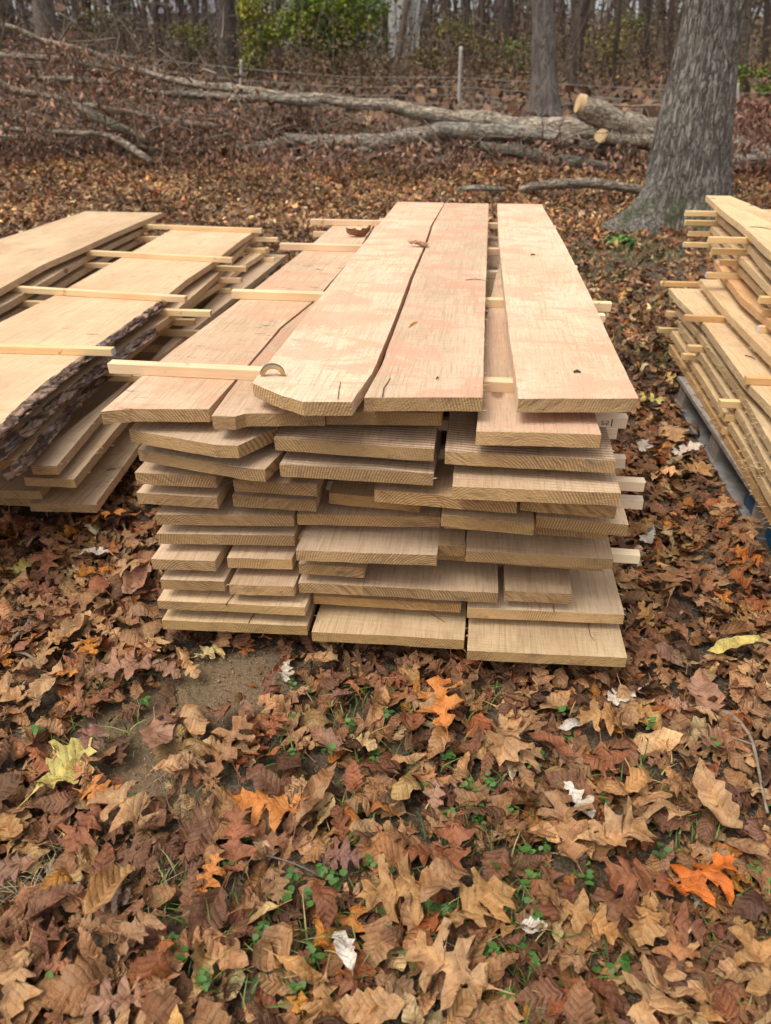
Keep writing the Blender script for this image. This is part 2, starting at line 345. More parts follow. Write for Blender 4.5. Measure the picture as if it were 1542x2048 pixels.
def board(label, z, front, left=None, right=None, back=3.7, th=TH, wav=.004, group=None, color=(1, 1, 1), dust=0., stain=.3, stripes=0.,
          spl=(0, 0), bark=None, world_front=None, sag=.0, cracks=(), tilt=0., n=46, cup=.0, name='oak_board', backcut=0.):
    """front: pixel polyline of the front top edge (left to right); left/right: pixel polylines of the long edges, or None"""
    global edge_side
    z += random.uniform(-.0008, .0008)
    Fp = [tuple(at(x, y, z)[:2]) for x, y in front] if world_front is None else world_front
    xl, yl = Fp[0]; xr, yr = Fp[-1]
    ph = random.uniform(0, 50)
    def edge(line, x0, y0, sgn):
        if line:
            if not hasattr(line, '__len__') : return lambda y: line
            ys, xs = poly(line, z)
            return lambda y: float(np.interp(y, ys, xs))
        return lambda y: x0
    EL, ER = edge(left, xl, yl, -1), edge(right, xr, yr, 1)
    us = sorted(set([0, 1]+[round((p[0]-xl)/(xr-xl), 4) for p in Fp]+[round(i/9, 4) for i in range(10)]))
    us = [u for u in us if 0 <= u <= 1]
    fu = [(p[0]-xl)/(xr-xl) for p in Fp]; fy = [p[1] for p in Fp]
    cx = (xl+xr)/2; cy = min(fy)
    ss = [(i/(n-1))**1.25 for i in range(n)]
    top = []; m = len(us)
    for s in ss:
        row = []
        for u in us:
            yf = float(np.interp(u, fu, fy)); yb = back+backcut*(u-.5)
            y = yf+(yb-yf)*s
            a, b = EL(y), ER(y)
            if not left: a += wav*noise.noise(Vector((y*2.3, ph, 0)))*1.6
            if not right: b += wav*noise.noise(Vector((y*2.3, ph+9, 0)))*1.6
            a += .0012*noise.noise(Vector((y*30, ph, 3))); b += .0012*noise.noise(Vector((y*30, ph, 7)))
            x = a+(b-a)*u
            if s == 0: y += .0016*noise.noise(Vector((x*60, ph, 1)))
            zz = .0012*noise.noise(Vector((x*6, y*2, ph)))+tilt*(u-.5)+cup*(2*u-1)**2-sag*math.sin(math.pi*min(1, s))
            row.append((x-cx, y-cy, zz))
        top.append(row)
    V = []; Fs = []; MI = []
    for row in top: V += row
    nt = len(V)
    for row in top:
        for (x, y, zz) in row: V.append((x+.0015*noise.noise(Vector((x*25, y*9, ph))), y+(.002*noise.noise(Vector((x*25, ph, 5))) if row is top[0] else 0), zz-th))
    for i in range(n-1):
        for j in range(m-1):
            a = i*m+j
            Fs += [(a, a+1, a+m+1, a+m), (nt+a, nt+a+m, nt+a+m+1, nt+a+1)]; MI += [0, 0]
        a = i*m; Fs.append((a, a+m, nt+a+m, nt+a)); MI.append(0)
        a = i*m+m-1; Fs.append((a, nt+a, nt+a+m, a+m)); MI.append(0)
    for j in range(m-1):
        Fs.append((j, nt+j, nt+j+1, j+1)); MI.append(1)
        a = (n-1)*m+j; Fs.append((a, a+1, nt+a+1, nt+a)); MI.append(1)
    o = link(name, mesh(name, V, Fs, mi=MI), [M_FACE, M_END])
    o.location = (cx, cy, z); o.color = (*color, 1)
    o['dust'] = float(dust); o['stain'] = float(stain); o['stripes'] = float(stripes)
    tag(o, label, 'board', group)
    for side, k in ((-1, 0), (1, 1)):
        if spl[k]:
            edge_side = side; splinters(o, [r[0 if k == 0 else -1] for r in top], spl[k], M_SPL, zlo=-th)
    if bark:   # (side, y0, y1, thickness): real furrowed bark left on the waney edge
        side, y0, y1, bt = bark
        E = [r[-1 if side > 0 else 0] for r in top]
        ys = [e[1] for e in E]; xs = [e[0] for e in E]
        nb = 130; mb = 11; BV = []; BF = []
        for i in range(nb):
            y = y0-cy+(y1-y0)*i/(nb-1); x = float(np.interp(y, ys, xs)); e = min(1, min(i, nb-1-i)/6)
            for j in range(mb):
                w = j/(mb-1); a = math.pi*w
                prof = math.sin(a)**.6
                d = noise.fractal(Vector((y*15, w*5+ph, ph)), .75, 2, 4)
                d2 = noise.noise(Vector((y*6, w*9, ph)))
                r = bt*(.35+.65*prof)*e*(1+.75*d+.5*d2)
                BV.append((x+side*(r*(.3+prof)-.004+(.012*w)), y+.004*noise.noise(Vector((y*40, w*9, 2))), .0015*e-(th+.004)*w+.004*d*e))
        for i in range(nb-1):
            for j in range(mb-1):
                a = i*mb+j; q = (a, a+1, a+mb+1, a+mb); BF.append(q if side < 0 else q[::-1])
        link('bark_edge', mesh('bark_edge', BV, BF, True), M_EDGEBARK, o)
    for pts, w in cracks:   # drying checks
        P = [at(x, y, z) for x, y in pts]; CV = []; CF = []
        for i, p in enumerate(P):
            ww = w*.55*(1-i/(len(P)))+.00025
            CV += [(p[0]-cx-ww, p[1]-cy, .0016), (p[0]-cx+ww, p[1]-cy, .0016), (p[0]-cx, p[1]-cy, -.004)]
        for i in range(len(P)-1):
            a = 3*i; CF += [(a, a+1, a+4, a+3), (a+1, a+2, a+5, a+4), (a+2, a, a+3, a+5)]
        link('crack', mesh('crack', CV, CF), M_DARK, o)
    return o

GC = 'boards stacked in the central pile'
def C(label, l, front, **k):
    k.setdefault('group', GC); k.setdefault('back', 3.75+random.uniform(-.12, .12))
    return board(label, zt(l), front, **k)
warm = (1.0, .97, .92)
C('wide bottom board at the left front corner of the central pile, its corner amber', 1, [(324, 1240), (470, 1246), (616, 1252)], color=(1.0, .93, .74), cracks=[([(497, 1247), (503, 1236), (510, 1226)], .0012)], stain=.2)
C('wide bottom board in the middle of the central pile, between two other bottom boards', 1, [(625, 1264), (927, 1280)], color=(1.0, .93, .76), spl=(25, 45), cracks=[([(862, 1228), (890, 1245)], .0015)])
C('wide pale bottom board at the right front corner, nearest the leaves', 1, [(935, 1301), (1100, 1309), (1254, 1316)], color=(1.02, .95, .78), stain=.9, spl=(40, 10), cracks=[([(1176, 1248), (1180, 1270), (1188, 1282)], .0014)])
C('wide board second from the bottom at the left front, with a dark knot', 2, [(312, 1201), (440, 1206), (530, 1211), (612, 1215)], color=(1.02, .95, .80), cracks=[([(452, 1209), (463, 1195), (470, 1184)], .0012)], th=.024)
C('board second from the bottom in the middle, mostly hidden under four short ends', 2, [(625, 1192), (921, 1209)], color=(.95, .84, .66), th=.024)
C('wide board second from the bottom at the right, its end split by a dark crack', 2, [(937, 1217), (1252, 1229)], color=(1.0, .96, .88), cracks=[([(1108, 1224), (1106, 1212)], .0018)], spl=(0, 20))
C('narrow board at the left corner, third layer from the ground', 3, [(320, 1159), (445, 1163)], spl=(0, 30), color=(.97, .90, .82))
C('narrow board with rippled grain, third layer, second from the left', 3, [(459, 1169), (587, 1173)], color=(.98, .89, .80), spl=(30, 0))
C('narrow board in the third layer, touching the cracked seam left of centre', 3, [(595, 1166), (727, 1172)], color=(.92, .85, .77))
C('narrow board in the third layer, middle of three that touch', 3, [(729, 1173), (860, 1179)], color=(.90, .84, .77))
C('narrow board in the third layer with a grey smear, left of the dark slot', 3, [(862, 1180), (997, 1186)], color=(.92, .86, .79), stain=1.6, spl=(0, 14))
C('short narrow board in the third layer with a grey smear, right of the dark slot', 3, [(1007, 1182), (1145, 1188)], color=(.93, .86, .78), stain=1.3)
C('narrow board with a small knot in its end, fourth layer at the left corner', 4, [(302, 1118), (429, 1122)], color=(.95, .88, .80), spl=(12, 24))
C('narrow board in the fourth layer, second from the left', 4, [(453, 1115), (583, 1119)], color=(.93, .86, .78), spl=(24, 10))
C('narrow recessed board in the fourth layer, tucked under a wide grained board', 4, [(597, 1127), (729, 1136)], color=(.92, .82, .68))
C('hidden board in the fourth layer at the right', 4, None, world_front=[(.03, 1.405), (.33, 1.405)], color=(.9, .8, .68))
C('hidden board in the fourth layer in the middle', 4, None, world_front=[(-.19, 1.405), (.02, 1.405)], color=(.9, .8, .68))
C('wide board with fine straight grain, fifth layer at the left', 5, [(312, 1067), (588, 1071)], color=(.93, .86, .77))
C('wide board with cathedral grain jutting out in the middle, fifth layer', 5, [(590, 1100), (730, 1106), (874, 1110)], color=(.93, .87, .82), n=60)
C('dark recessed board in the fifth layer behind the cathedral grain board', 5, [(876, 1090), (931, 1092)], color=(.85, .76, .64))
C('wide grey toned board jutting out at the right, fifth layer', 5, [(933, 1102), (1080, 1110), (1230, 1118)], color=(.93, .87, .78), stain=1.)
C('wide board in the sixth layer at the left', 6, [(311, 1028), (587, 1032)], color=(.93, .85, .76))
C('wide board in the sixth layer in the middle, with a curved crack in its end', 6, [(592, 1028), (880, 1034)], color=(.96, .88, .77))
C('hidden board in the sixth layer at the right', 6, None, world_front=[(-.04, 1.375), (.32, 1.375)], color=(.9, .8, .68))
C('narrow board in the seventh layer at the left corner', 7, [(275, 985), (435, 995)], color=(.93, .86, .79), stain=1.2, spl=(10, 16))
C('narrow board in the seventh layer, second from the left, brown ended', 7, [(466, 991), (631, 1001)], color=(.86, .76, .66), spl=(16, 10))
C('narrow golden board in the seventh layer, left of centre', 7, [(657, 985), (840, 1003)], color=(.93, .80, .62))
C('board in the seventh layer with a rotten knot at its right end', 7, [(882, 1030), (1069, 1048)], color=(.92, .82, .68), wav=.002)
C('board in the seventh layer at the right corner', 7, [(1072, 1032), (1260, 1050)], color=(.94, .86, .76), spl=(0, 10))
C('narrow brown board in the eighth layer at the left corner', 8, [(269, 945), (431, 954)], color=(.86, .77, .68), spl=(10, 0))
C('narrow brown board in the eighth layer, second from the left', 8, [(469, 960), (635, 970)], color=(.85, .75, .66))
C('wide golden board in the eighth layer, in the middle under two stepped boards', 8, [(745, 980), (1033, 1003)], color=(.93, .81, .66))
C('narrow recessed board in the eighth layer at the right', 8, [(1040, 997), (1230, 1014)], color=(.9, .78, .62))
C('board with a long slanting cut end, ninth layer at the left', 9, [(275, 898), (499, 937), (530, 939), (565, 903)], color=(.95, .89, .83), wav=.002)
C('wide board in the ninth layer in the middle, dark lines across its top', 9, [(558, 929), (868, 947)], color=(.95, .89, .82), stripes=.7, spl=(0, 40))
C('wide board with a knot near its edge, ninth layer at the right', 9, [(903, 972), (1243, 987)], color=(.97, .90, .80), stripes=.35)
C('board with a slanting cut end and snapped step, tenth layer at the left', 10, [(258, 859), (429, 890), (476, 892), (557, 855)], color=(.95, .89, .82), wav=.002)
C('wide board striped with dark saw lines, tenth layer in the middle', 10, [(545, 876), (865, 898)], color=(.97, .90, .82), stripes=1.)
C('wide board striped with dark saw lines at the right, a knot in its end', 10, [(892, 902), (1040, 911), (1232, 921)], color=(.99, .92, .83), stripes=1., spl=(0, 30))
topc = (1.04, .99, .93)
C('dusty board at the upper left corner with a broken splintered end', 11, [(201, 823), (262, 817), (417, 819)], left=[(201, 823), (340, 705), (514, 574), (630, 483), (692, 428)],
  right=[(417, 819), (470, 760), (560, 655), (632, 597), (716, 502), (760, 428)], back=3.6, color=(1.08, .99, .90), dust=.55, stain=1.5)
C('dusty board with a notched broken end, second from the left below the top row', 11, [(423, 832), (470, 833), (491, 827), (647, 826)], left=[(423, 832), (474, 762), (564, 657), (636, 599), (720, 504), (764, 428)],
  right=None, color=(1.02, .94, .87), dust=.9)
C('board below the top row in the middle, its end under two top boards', 11, [(651, 824), (882, 825)], color=(.95, .86, .75), dust=.3)
C('pale sawn board jutting out below the rightmost top board', 11, [(953, 863), (1203, 869)], color=(1.08, 1.0, .93), dust=.45,
  left=[(953, 863), (972, 640), (990, 560), (1010, 490), (1000, 440)], spl=(30, 0))
lk = [(703, 804), (745, 745), (768, 690), (800, 610), (820, 555), (845, 500), (862, 450), (885, 412)]
C('top board at the left with a cut corner and pink sawdust', 12, [(505, 766), (563, 791), (606, 803), (701, 804)], left=[(505, 765), (700, 520), (790, 410)], right=lk, back=4.0,
  color=topc, stain=0, dust=1., cracks=[([(676, 799), (678, 780), (681, 765)], .0012)], n=70)
C('top board in the middle with a wavy left edge and pink sawdust', 12, [(728, 795), (965, 795)], left=[(728, 795), (763, 733), (778, 690), (808, 610), (827, 555), (850, 500), (866, 450), (887, 412)],
  right=[(965, 795), (970, 620), (974, 500), (977, 416)], back=4.0, color=(1.1, 1.05, .98), stain=0, dust=.9, spl=(0, 70), cracks=[([(765, 794), (768, 776), (776, 765), (781, 757)], .0022)], n=70)
C('rightmost top board of the central pile, standing apart, with pink sawdust', 12, [(1037, 798), (1277, 797)], left=[(1037, 798), (1031, 750), (1020, 680), (1011, 600), (1004, 540), (998, 480), (995, 416)],
  right=[(1277, 797), (1222, 683), (1180, 590), (1130, 490), (1088, 418)], back=4.0, color=topc, stain=0, dust=1., spl=(0, 20), n=70)

# ------------------------------------------------------------------ stickers (spacer strips) -- bevelled sticks
def stick(label, x0, x1, y, z, s=.025, h=None, color=(1, 1, 1), group=None, tagend=None, rot=0., ink=False, name='spacer_strip'):
    h = h or LP-TH-.0006; L = x1-x0; b = .0016; n = 10
    prof = [(-s/2+b, 0), (s/2-b, 0), (s/2, b), (s/2, h-b), (s/2-b, h), (-s/2+b, h), (-s/2, h-b), (-s/2, b)]
    V = []; Fs = []; ph = random.uniform(0, 99)
    for i in range(n):
        x = L*i/(n-1)-L/2; e = 1
        for (a, c) in prof: V.append((x+(.0015*random.uniform(-1, 1) if i in (0, n-1) else 0), a*e+.0012*noise.noise(Vector((x*4, ph, 0))), c))
    for i in range(n-1):
        for j in range(8):
            a = i*8+j; b2 = i*8+(j+1) % 8; Fs.append((a, a+8, b2+8, b2))
    Fs.append(tuple(range(8))); Fs.append(tuple(reversed(range((n-1)*8, n*8))))
    o = link(name, mesh(name, V, Fs), M_STICK); o.location = ((x0+x1)/2, y, z); o.rotation_euler = (0, 0, rot+random.uniform(-.008, .008)); kk = random.uniform(.86, 1.04); o.color = (color[0]*kk, color[1]*kk, color[2]*kk*random.uniform(.92, 1.04), 1)
    tag(o, label, 'wood strip', group)
    if tagend:
        x = (L/2+.0017)*tagend; q = [(x, -s*.46, h*.08), (x, s*.46, h*.08), (x, s*.46, h*.93), (x, -s*.46, h*.93)]
        q2 = [(p[0]-.0012*tagend, p[1], p[2]) for p in q]
        link('paper_tag', mesh('paper_tag', q+q2, [(0, 1, 2, 3), (7, 6, 5, 4), (0, 4, 5, 1), (1, 5, 6, 2), (2, 6, 7, 3), (3, 7, 4, 0)]), M_PAPER, o)
    if ink:      # stencilled marks on the near face
        V = []; Fs = []
        def bar(xa, za, xb, zb):
            j = len(V); yy = -s/2-.0004
            V.extend([(xa, yy, za), (xb, yy, za), (xb, yy, zb), (xa, yy, zb)]); Fs.append((j, j+1, j+2, j+3))
        X = L/2-.052
        for k, gl in enumerate(('5', '2')):
            x = X+k*.009
            for (a, b2, c, d) in ([(0, 0, .006, .0015), (.0045, 0, .006, .005), (0, .0035, .006, .005), (0, .0035, .0015, .009), (0, .0078, .006, .009)] if gl == '5' else
                                  [(0, 0, .006, .0015), (0, 0, .0015, .005), (0, .0035, .006, .005), (.0045, .0035, .006, .009), (0, .0078, .006, .009)]):
                bar(x+a, .007+b2, x+c, .007+d)
        bar(X+.020, .004, X+.0225, .021)
        link('ink_mark', mesh('ink_mark', V, Fs), M_INK, o)
    return o
GS = 'spacer strips between the layers of the central pile'
ORD = ['lowest', 'second', 'third', 'fourth', 'fifth', 'sixth', 'seventh', 'eighth', 'ninth', 'tenth', 'topmost']
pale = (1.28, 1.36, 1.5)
rowY = {1: 1.44, 2: 1.98, 3: 2.62, 4: 3.16}
# right ends seen in the photograph
ends = {10: (1256, 835), 9: (1236, 858), 8: (1253, 918), 7: (1292, 965), 6: (1292, 1012), 5: (1253, 1065), 4: (1285, 1122)}
lab1 = {10: 'white spacer strip end with blue ink marks beside the striped right board', 9: 'small pale strip end just below the inked one at the right side',
        8: 'short pale strip end poking out right below the striped board', 7: 'pale strip end jutting well out to the right, upper of the two longest',
        6: 'pale strip end jutting well out to the right, lower of the two longest', 5: 'pale strip end at the right, just under the seventh layer corner board',
        4: 'lowest pale strip end jutting out right of the grey toned board'}
for g in range(1, 11):
    z = zt(g); 
    if g in ends:
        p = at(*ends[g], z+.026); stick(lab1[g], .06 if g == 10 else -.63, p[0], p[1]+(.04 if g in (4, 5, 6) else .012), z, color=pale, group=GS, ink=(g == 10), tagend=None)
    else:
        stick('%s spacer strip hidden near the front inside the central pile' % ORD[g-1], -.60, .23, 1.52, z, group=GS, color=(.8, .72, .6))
# top gap: strips under the three top boards, their left ends lying on the dusty board
for k, (L, Rp, lb, tg) in enumerate([((217, 724), None, 'nearest long strip lying across the dusty board at the left', None),
                     ((463, 580), (1215, 590), 'second strip across the dusty board, reaching out at the right side too', None),
                     ((560, 486), None, 'third strip from the front, beside the curled dead leaf', None),
                     ((621, 438), None, 'farthest strip at the back of the central pile', None)]):
    z = zt(11); p = at(*L, z+.026); x1 = at(*Rp, z+.026)[0] if Rp else (.16 if k == 0 else .30)
    stick(lb, p[0], x1, p[1]+.004, z, color=(1.1, 1.03, .98), group=GS, rot=-.012 if k == 0 else 0, s=.028)
for (px, py, g, lb) in [(1210, 628, 10, 'strip end low at the right side, halfway along the rightmost top board'),
                        (1154, 532, 11, 'far small strip end at the right side of the rightmost top board'),
                        (1154, 546, 10, 'far small strip end just under another at the right side'),
                        (1112, 452, 11, 'farthest strip end at the back right corner of the pile')]:
    z = zt(g); p = at(px, py, z+.026); stick(lb, p[0]-.5 if g < 11 else p[0]-.12, p[0], p[1], z, color=pale, group=GS)
for (px, py, g, lb) in [(628, 462, 10, 'short strip end low at the back left corner of the central pile')]:
    z = zt(g); p = at(px, py, z+.026); stick(lb, p[0], p[0]+.6, p[1], z, color=(1.05, 1, .95), group=GS)
# two bearers carry the pile
def beam(label, x0, x1, y, z0, z1, w=.09, color=(.8, .75, .7), cat='beam'):
    me_v = []; n = 8
    for i in range(n):
        x = x0+(x1-x0)*i/(n-1)
        for a, c in ((-w/2, z0), (w/2, z0), (w/2, z1), (-w/2, z1)): me_v.append((x, y+a+.002*noise.noise(Vector((x*5, a*50, 1))), c))
    fs = [(i*4+j, i*4+4+j, i*4+4+(j+1) % 4, i*4+(j+1) % 4) for i in range(n-1) for j in range(4)]+[(0, 1, 2, 3), (n*4-1, n*4-2, n*4-3, n*4-4)]
    o = link('bearer_beam', mesh('bearer_beam', me_v, fs), M_GREYWOOD); o.color = (*color, 1); return tag(o, label, cat, 'bearer beams under the piles')
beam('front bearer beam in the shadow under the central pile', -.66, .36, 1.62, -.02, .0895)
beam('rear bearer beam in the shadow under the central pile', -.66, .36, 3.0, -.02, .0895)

# ------------------------------------------------------------------ left pile
GL = 'boards stacked in the left pile'
def zl(l): return .10+LP*(l-1)+TH
def Lb(label, l, front, **k):
    k.setdefault('group', GL); k.setdefault('back', 4.7+random.uniform(-.2, .2)); k.setdefault('wav', .012)
    return board(label, zl(l), front, **k)
cl = (1.16, 1.04, .88)
Lb('lowest wide board of the left pile, rough broken end towards the path', 1, [(58, 1007), (122, 1008), (190, 1010)], left=[(58, 1007), (140, 902)], right=[(190, 1010), (275, 893), (430, 700), (560, 520)], color=(.96, .87, .76), stain=.8, spl=(0, 30))
Lb('lowest board cut by the left edge of the photo, rough bark spot on its end', 1, None, world_front=[(-1.75, 1.74), (-1.31, 1.76)], color=(.9, .8, .66), wav=.005)
Lb('board end second from the bottom at the left edge', 2, [(-90, 978), (80, 982)], right=[(80, 982), (170, 876), (400, 690), (545, 530)], color=(.93, .86, .76))
Lb('straight board third from the bottom of the left pile, splintered side', 3, [(47, 955), (148, 959)], left=[(47, 955), (110, 880)], right=[(148, 959), (262, 822), (400, 690), (545, 520)], color=(.97, .9, .8), spl=(0, 50))
Lb('straight board fourth from the bottom of the left pile', 4, [(62, 931), (113, 932)], left=[(62, 931), (100, 890)], right=[(113, 932), (208, 820), (330, 690), (520, 508)], color=(.95, .88, .8), spl=(0, 30))
Lb('board fifth from the bottom at the left edge with ragged grey bark', 5, [(-60, 921), (35, 922)], right=[(35, 922), (175, 770), (300, 672), (430, 560), (520, 490)], color=cl, bark=(1, 1.53, 2.4, .015))
Lb('waney board sixth from the bottom with thick shaggy bark', 6, None, world_front=[(-1.6, 1.33), (-1.2, 1.33)], right=[(-40, 925), (60, 838), (170, 748), (330, 640), (430, 553), (500, 478)], color=cl, bark=(1, 1.36, 2.7, .017))
Lb('wide honey coloured top slab of the left pile with one bark edge', 7, None, world_front=[(-1.60, 1.36), (-1.20, 1.36)], left=[(-600, 860), (-380, 760), (-110, 690), (0, 645), (103, 594), (235, 520), (338, 462), (380, 440)], right=[(0, 850), (85, 770), (165, 712), (245, 655), (320, 603), (372, 560), (428, 523), (480, 482), (533, 447)],
   color=cl, dust=.25, stain=.9, bark=(1, 1.37, 2.9, .016), n=80, back=4.72)
Lb('topmost board of the left pile running to its far left corner', 8, None, world_front=[(-2.55, 1.9), (-1.93, 1.9)], left=[(-700, 690), (-240, 560), (0, 478), (192, 416)], right=[(-120, 640), (0, 577), (90, 527), (165, 495), (265, 450), (341, 419)], color=cl, stain=.4, stripes=.5, back=4.9, n=60)
for l, nm, ln_ in ((7, 'first', [(-120, 678), (19, 604), (171, 513), (282, 459)]), (6, 'second', [(-120, 702), (27, 624), (175, 534), (286, 474)]),
                  (5, 'third', [(-120, 726), (27, 648), (182, 552), (296, 484)]), (4, 'fourth', [(-60, 735), (90, 655), (240, 560), (340, 500)]), (3, 'fifth', [(20, 735), (170, 640), (300, 560), (380, 500)])):
    Lb('board under the topmost left slab, %s of the layers below it' % nm, l, None, world_front=[(-2.5, 1.8), (-1.86, 1.8)], right=ln_, back=4.72, color=(.95, .86, .74), wav=.01)
Lb('far end of a board peeping out behind the wide slab of the left pile', 6, None, world_front=[(-1.9, 3.2), (-1.45, 3.2)], right=[(380, 560), (440, 520), (500, 470), (540, 452)], back=4.95, color=(.96, .88, .78))
GLS = 'spacer strips in the left pile'
yl = []
for k, (L, Rr, l, lb, tg) in enumerate([
    ((-60, 688), (226, 695), 7, 'nearest honey coloured strip on the wide left slab, tagged at its end', 1),
    ((18, 571), (372, 592), 7, 'second strip lying across the wide left slab', None),
    ((172, 500), (466, 515), 7, 'third strip lying across the wide left slab', None),
    ((284, 448), (524, 457), 7, 'farthest strip lying across the wide left slab', None)]):
    z = zl(l); a = at(*L, z+.026); b = at(*Rr, z+.026)
    stick(lb, a[0], b[0], (a[1]+b[1])/2, z, color=(1.12, 1.02, .86), group=GLS, tagend=tg, rot=math.atan2(b[1]-a[1], b[0]-a[0]), s=.028)
for (px, py, l, lb) in [(262, 738, 5, 'upper of two pale strips leaving the shaggy bark edge'), (296, 750, 4, 'lower pale strip leaving the shaggy bark edge, banded with white film'),
                        (421, 621, 6, 'strip end leaving the left pile beside the second row, topmost'), (389, 639, 5, 'strip end beside the second row, just below the topmost'),
                        (402, 662, 4, 'strip end beside the second row, third one down'), (372, 694, 3, 'strip end beside the second row, lowest'),
                        (492, 533, 6, 'strip end beside the third row of the left pile, topmost'), (482, 556, 5, 'strip end beside the third row of the left pile, second down'),
                        (462, 577, 4, 'strip end beside the third row of the left pile, lowest'),
                        (556, 475, 6, 'strip end at the far right of the left pile, topmost'), (531, 497, 5, 'strip end at the far right of the left pile, second down'),
                        (548, 515, 4, 'strip end at the far right of the left pile, third down'), (545, 534, 3, 'strip end at the far right of the left pile, lowest')]:
    z = zl(l); p = at(px, py, z+.026); ln = .5
    o = stick(lb, p[0]-ln, p[0], p[1], z, color=(1.1, 1.02, .88), group=GLS, rot=.02, s=.028)
    if 'film' in lb:
        x = ln/2-.02; q = [(x-.008, -.0148, -.0006), (x+.008, -.0148, -.0006), (x+.008, -.0148, .0262), (x-.006, -.0148, .0262), (x-.006, .0148, .0262), (x+.009, .0148, .0262)]
        link('white_film', mesh('white_film', q, [(0, 1, 2, 3), (3, 2, 5, 4)]), M_PAPER, o)
for (px, py, l, lb) in [(276, 472, 6, 'strip joining the topmost left board and the wide slab, far one'), (174, 525, 6, 'strip joining the topmost left board and the wide slab, middle one'), (20, 600, 6, 'strip joining the topmost left board and the wide slab, near one')]:
    z = zl(l); p = at(px, py, z+.026); stick(lb, p[0]-.4, p[0]+.5, p[1], z, color=(.98, .9, .76), group=GLS, rot=.02)
beam('front bearer beam in the shadow under the left pile', -2.5, -1.22, 2.0, -.02, .0995)
beam('rear bearer beam in the shadow under the left pile', -2.6, -1.4, 3.9, -.02, .0995)

# ------------------------------------------------------------------ right pile on a pallet
GR = 'boards stacked in the right pile'
PB = .12
def zr(l): return PB+LP*(l-1)+TH
def s6(pts): return [(1240+x/2.845, 380+y/2.845) for x, y in pts]
cr = (1.08, .98, .76); cr2 = (.98, .88, .68)
def Rb(label, l, line, width, back=None, **k):
    line = s6(line); z = zr(l); p0 = at(*line[0], z); pe = at(*line[-1], z)
    back = back or p0[1]; yf = 1.28
    xf = pe[0]+(pe[0]-at(*line[-2], z)[0])*.3
    ext = [(float(pe[0]), yf)]
    k.setdefault('group', GR); k.setdefault('color', cr2)
    xs = k.pop('xshift', 0)
    ys, xx = poly(line, z)
    ys = [yf-.2]+ys+[p0[1]+.5]; xx = [xx[0]]+xx+[xx[-1]]
    W = width
    def EL(y): return float(np.interp(y, ys, xx))
    # convert back: build with world lines
    return board2(label, z, EL, W, yf, back, **k)
def board2(label, z, EL, W, yf, back, **k):
    # right edge straight
    xr = EL(yf)+W
    rp = [(xr, yf)]
    global poly
    old = poly
    def fake(line, zz):
        n = 40; Y = [yf-.3+(back+.6-yf)*i/(n-1) for i in range(n)]; return Y, [EL(y) for y in Y]
    poly = fake
    try: o = board(label, z, None, left=[0], back=back, world_front=[(EL(yf), yf), (xr, yf)], **k)
    finally: poly = old
    return o
Rb('topmost pale yellow slab of the right pile, two twigs lying on it', 11, [(490, 30), (540, 78), (600, 130), (700, 205), (780, 280), (859, 355)], .33, back=None, color=cr, n=60, spl=(40, 0))
Rb('board directly under the topmost slab of the right pile', 10, [(550, 140), (700, 270), (859, 462)], .35, spl=(90, 0))
Rb('third board from the top of the right pile, rippled sawn side', 9, [(520, 205), (640, 330), (859, 560)], .35, spl=(90, 0))
Rb('fourth board from the top of the right pile, heavily frayed side', 8, [(505, 265), (640, 400), (859, 630)], .36, spl=(160, 0))
Rb('reddish board fifth from the top of the right pile', 7, [(435, 200), (520, 370), (600, 490), (700, 620), (859, 750)], .4, color=(.98, .74, .5), spl=(40, 0), back=3.95)
Rb('broad stepped board in the middle of the right pile, wavy frayed side', 6, [(380, 395), (450, 500), (560, 640), (700, 790), (859, 950)], .6, color=(1.04, .95, .75), spl=(320, 0), n=60, back=3.75)
Rb('broad lower board of the right pile showing swirling grain', 5, [(228, 495), (330, 620), (480, 760), (640, 980), (720, 1090), (859, 1230)], .8, color=(1.04, .95, .76), spl=(90, 0), n=60, back=3.78)
Rb('frayed board fourth from the bottom of the right pile', 4, [(258, 600), (450, 815), (700, 1160), (859, 1440)], .8, spl=(260, 0), color=(1.0, .92, .72), back=3.6)
Rb('frayed board third from the bottom of the right pile', 3, [(262, 655), (450, 915), (700, 1300), (859, 1600)], .8, spl=(300, 0), color=(1.0, .92, .72), back=3.55)
Rb('frayed board second from the bottom of the right pile', 2, [(235, 710), (450, 1040), (700, 1440), (859, 1740)], .8, spl=(300, 0), color=(1.03, .93, .70), back=3.6)
Rb('lowest orange brown board of the right pile, just above the pallet', 1, [(250, 830), (450, 1140), (700, 1560), (859, 1840)], .8, spl=(300, 0), color=(.95, .74, .46), back=3.55)
def Ru(label, l, x0, x1, yb, yf=1.28, **k):
    board(label, zr(l), None, world_front=[(x0, yf), (x1, yf)], back=yb, group=GR, color=cr, **k)
Ru('second topmost slab at the right edge, beyond a seam', 11, 1.325, 1.66, 4.15)
for l in (10, 9, 8, 7):
    Ru('inner board of the right pile, layer %s from the top' % ['', '', 'two', 'three', 'four', 'five'][12-l], l, 1.42, 1.72, 4.0)
GRS = 'spacer strips in the right pile'
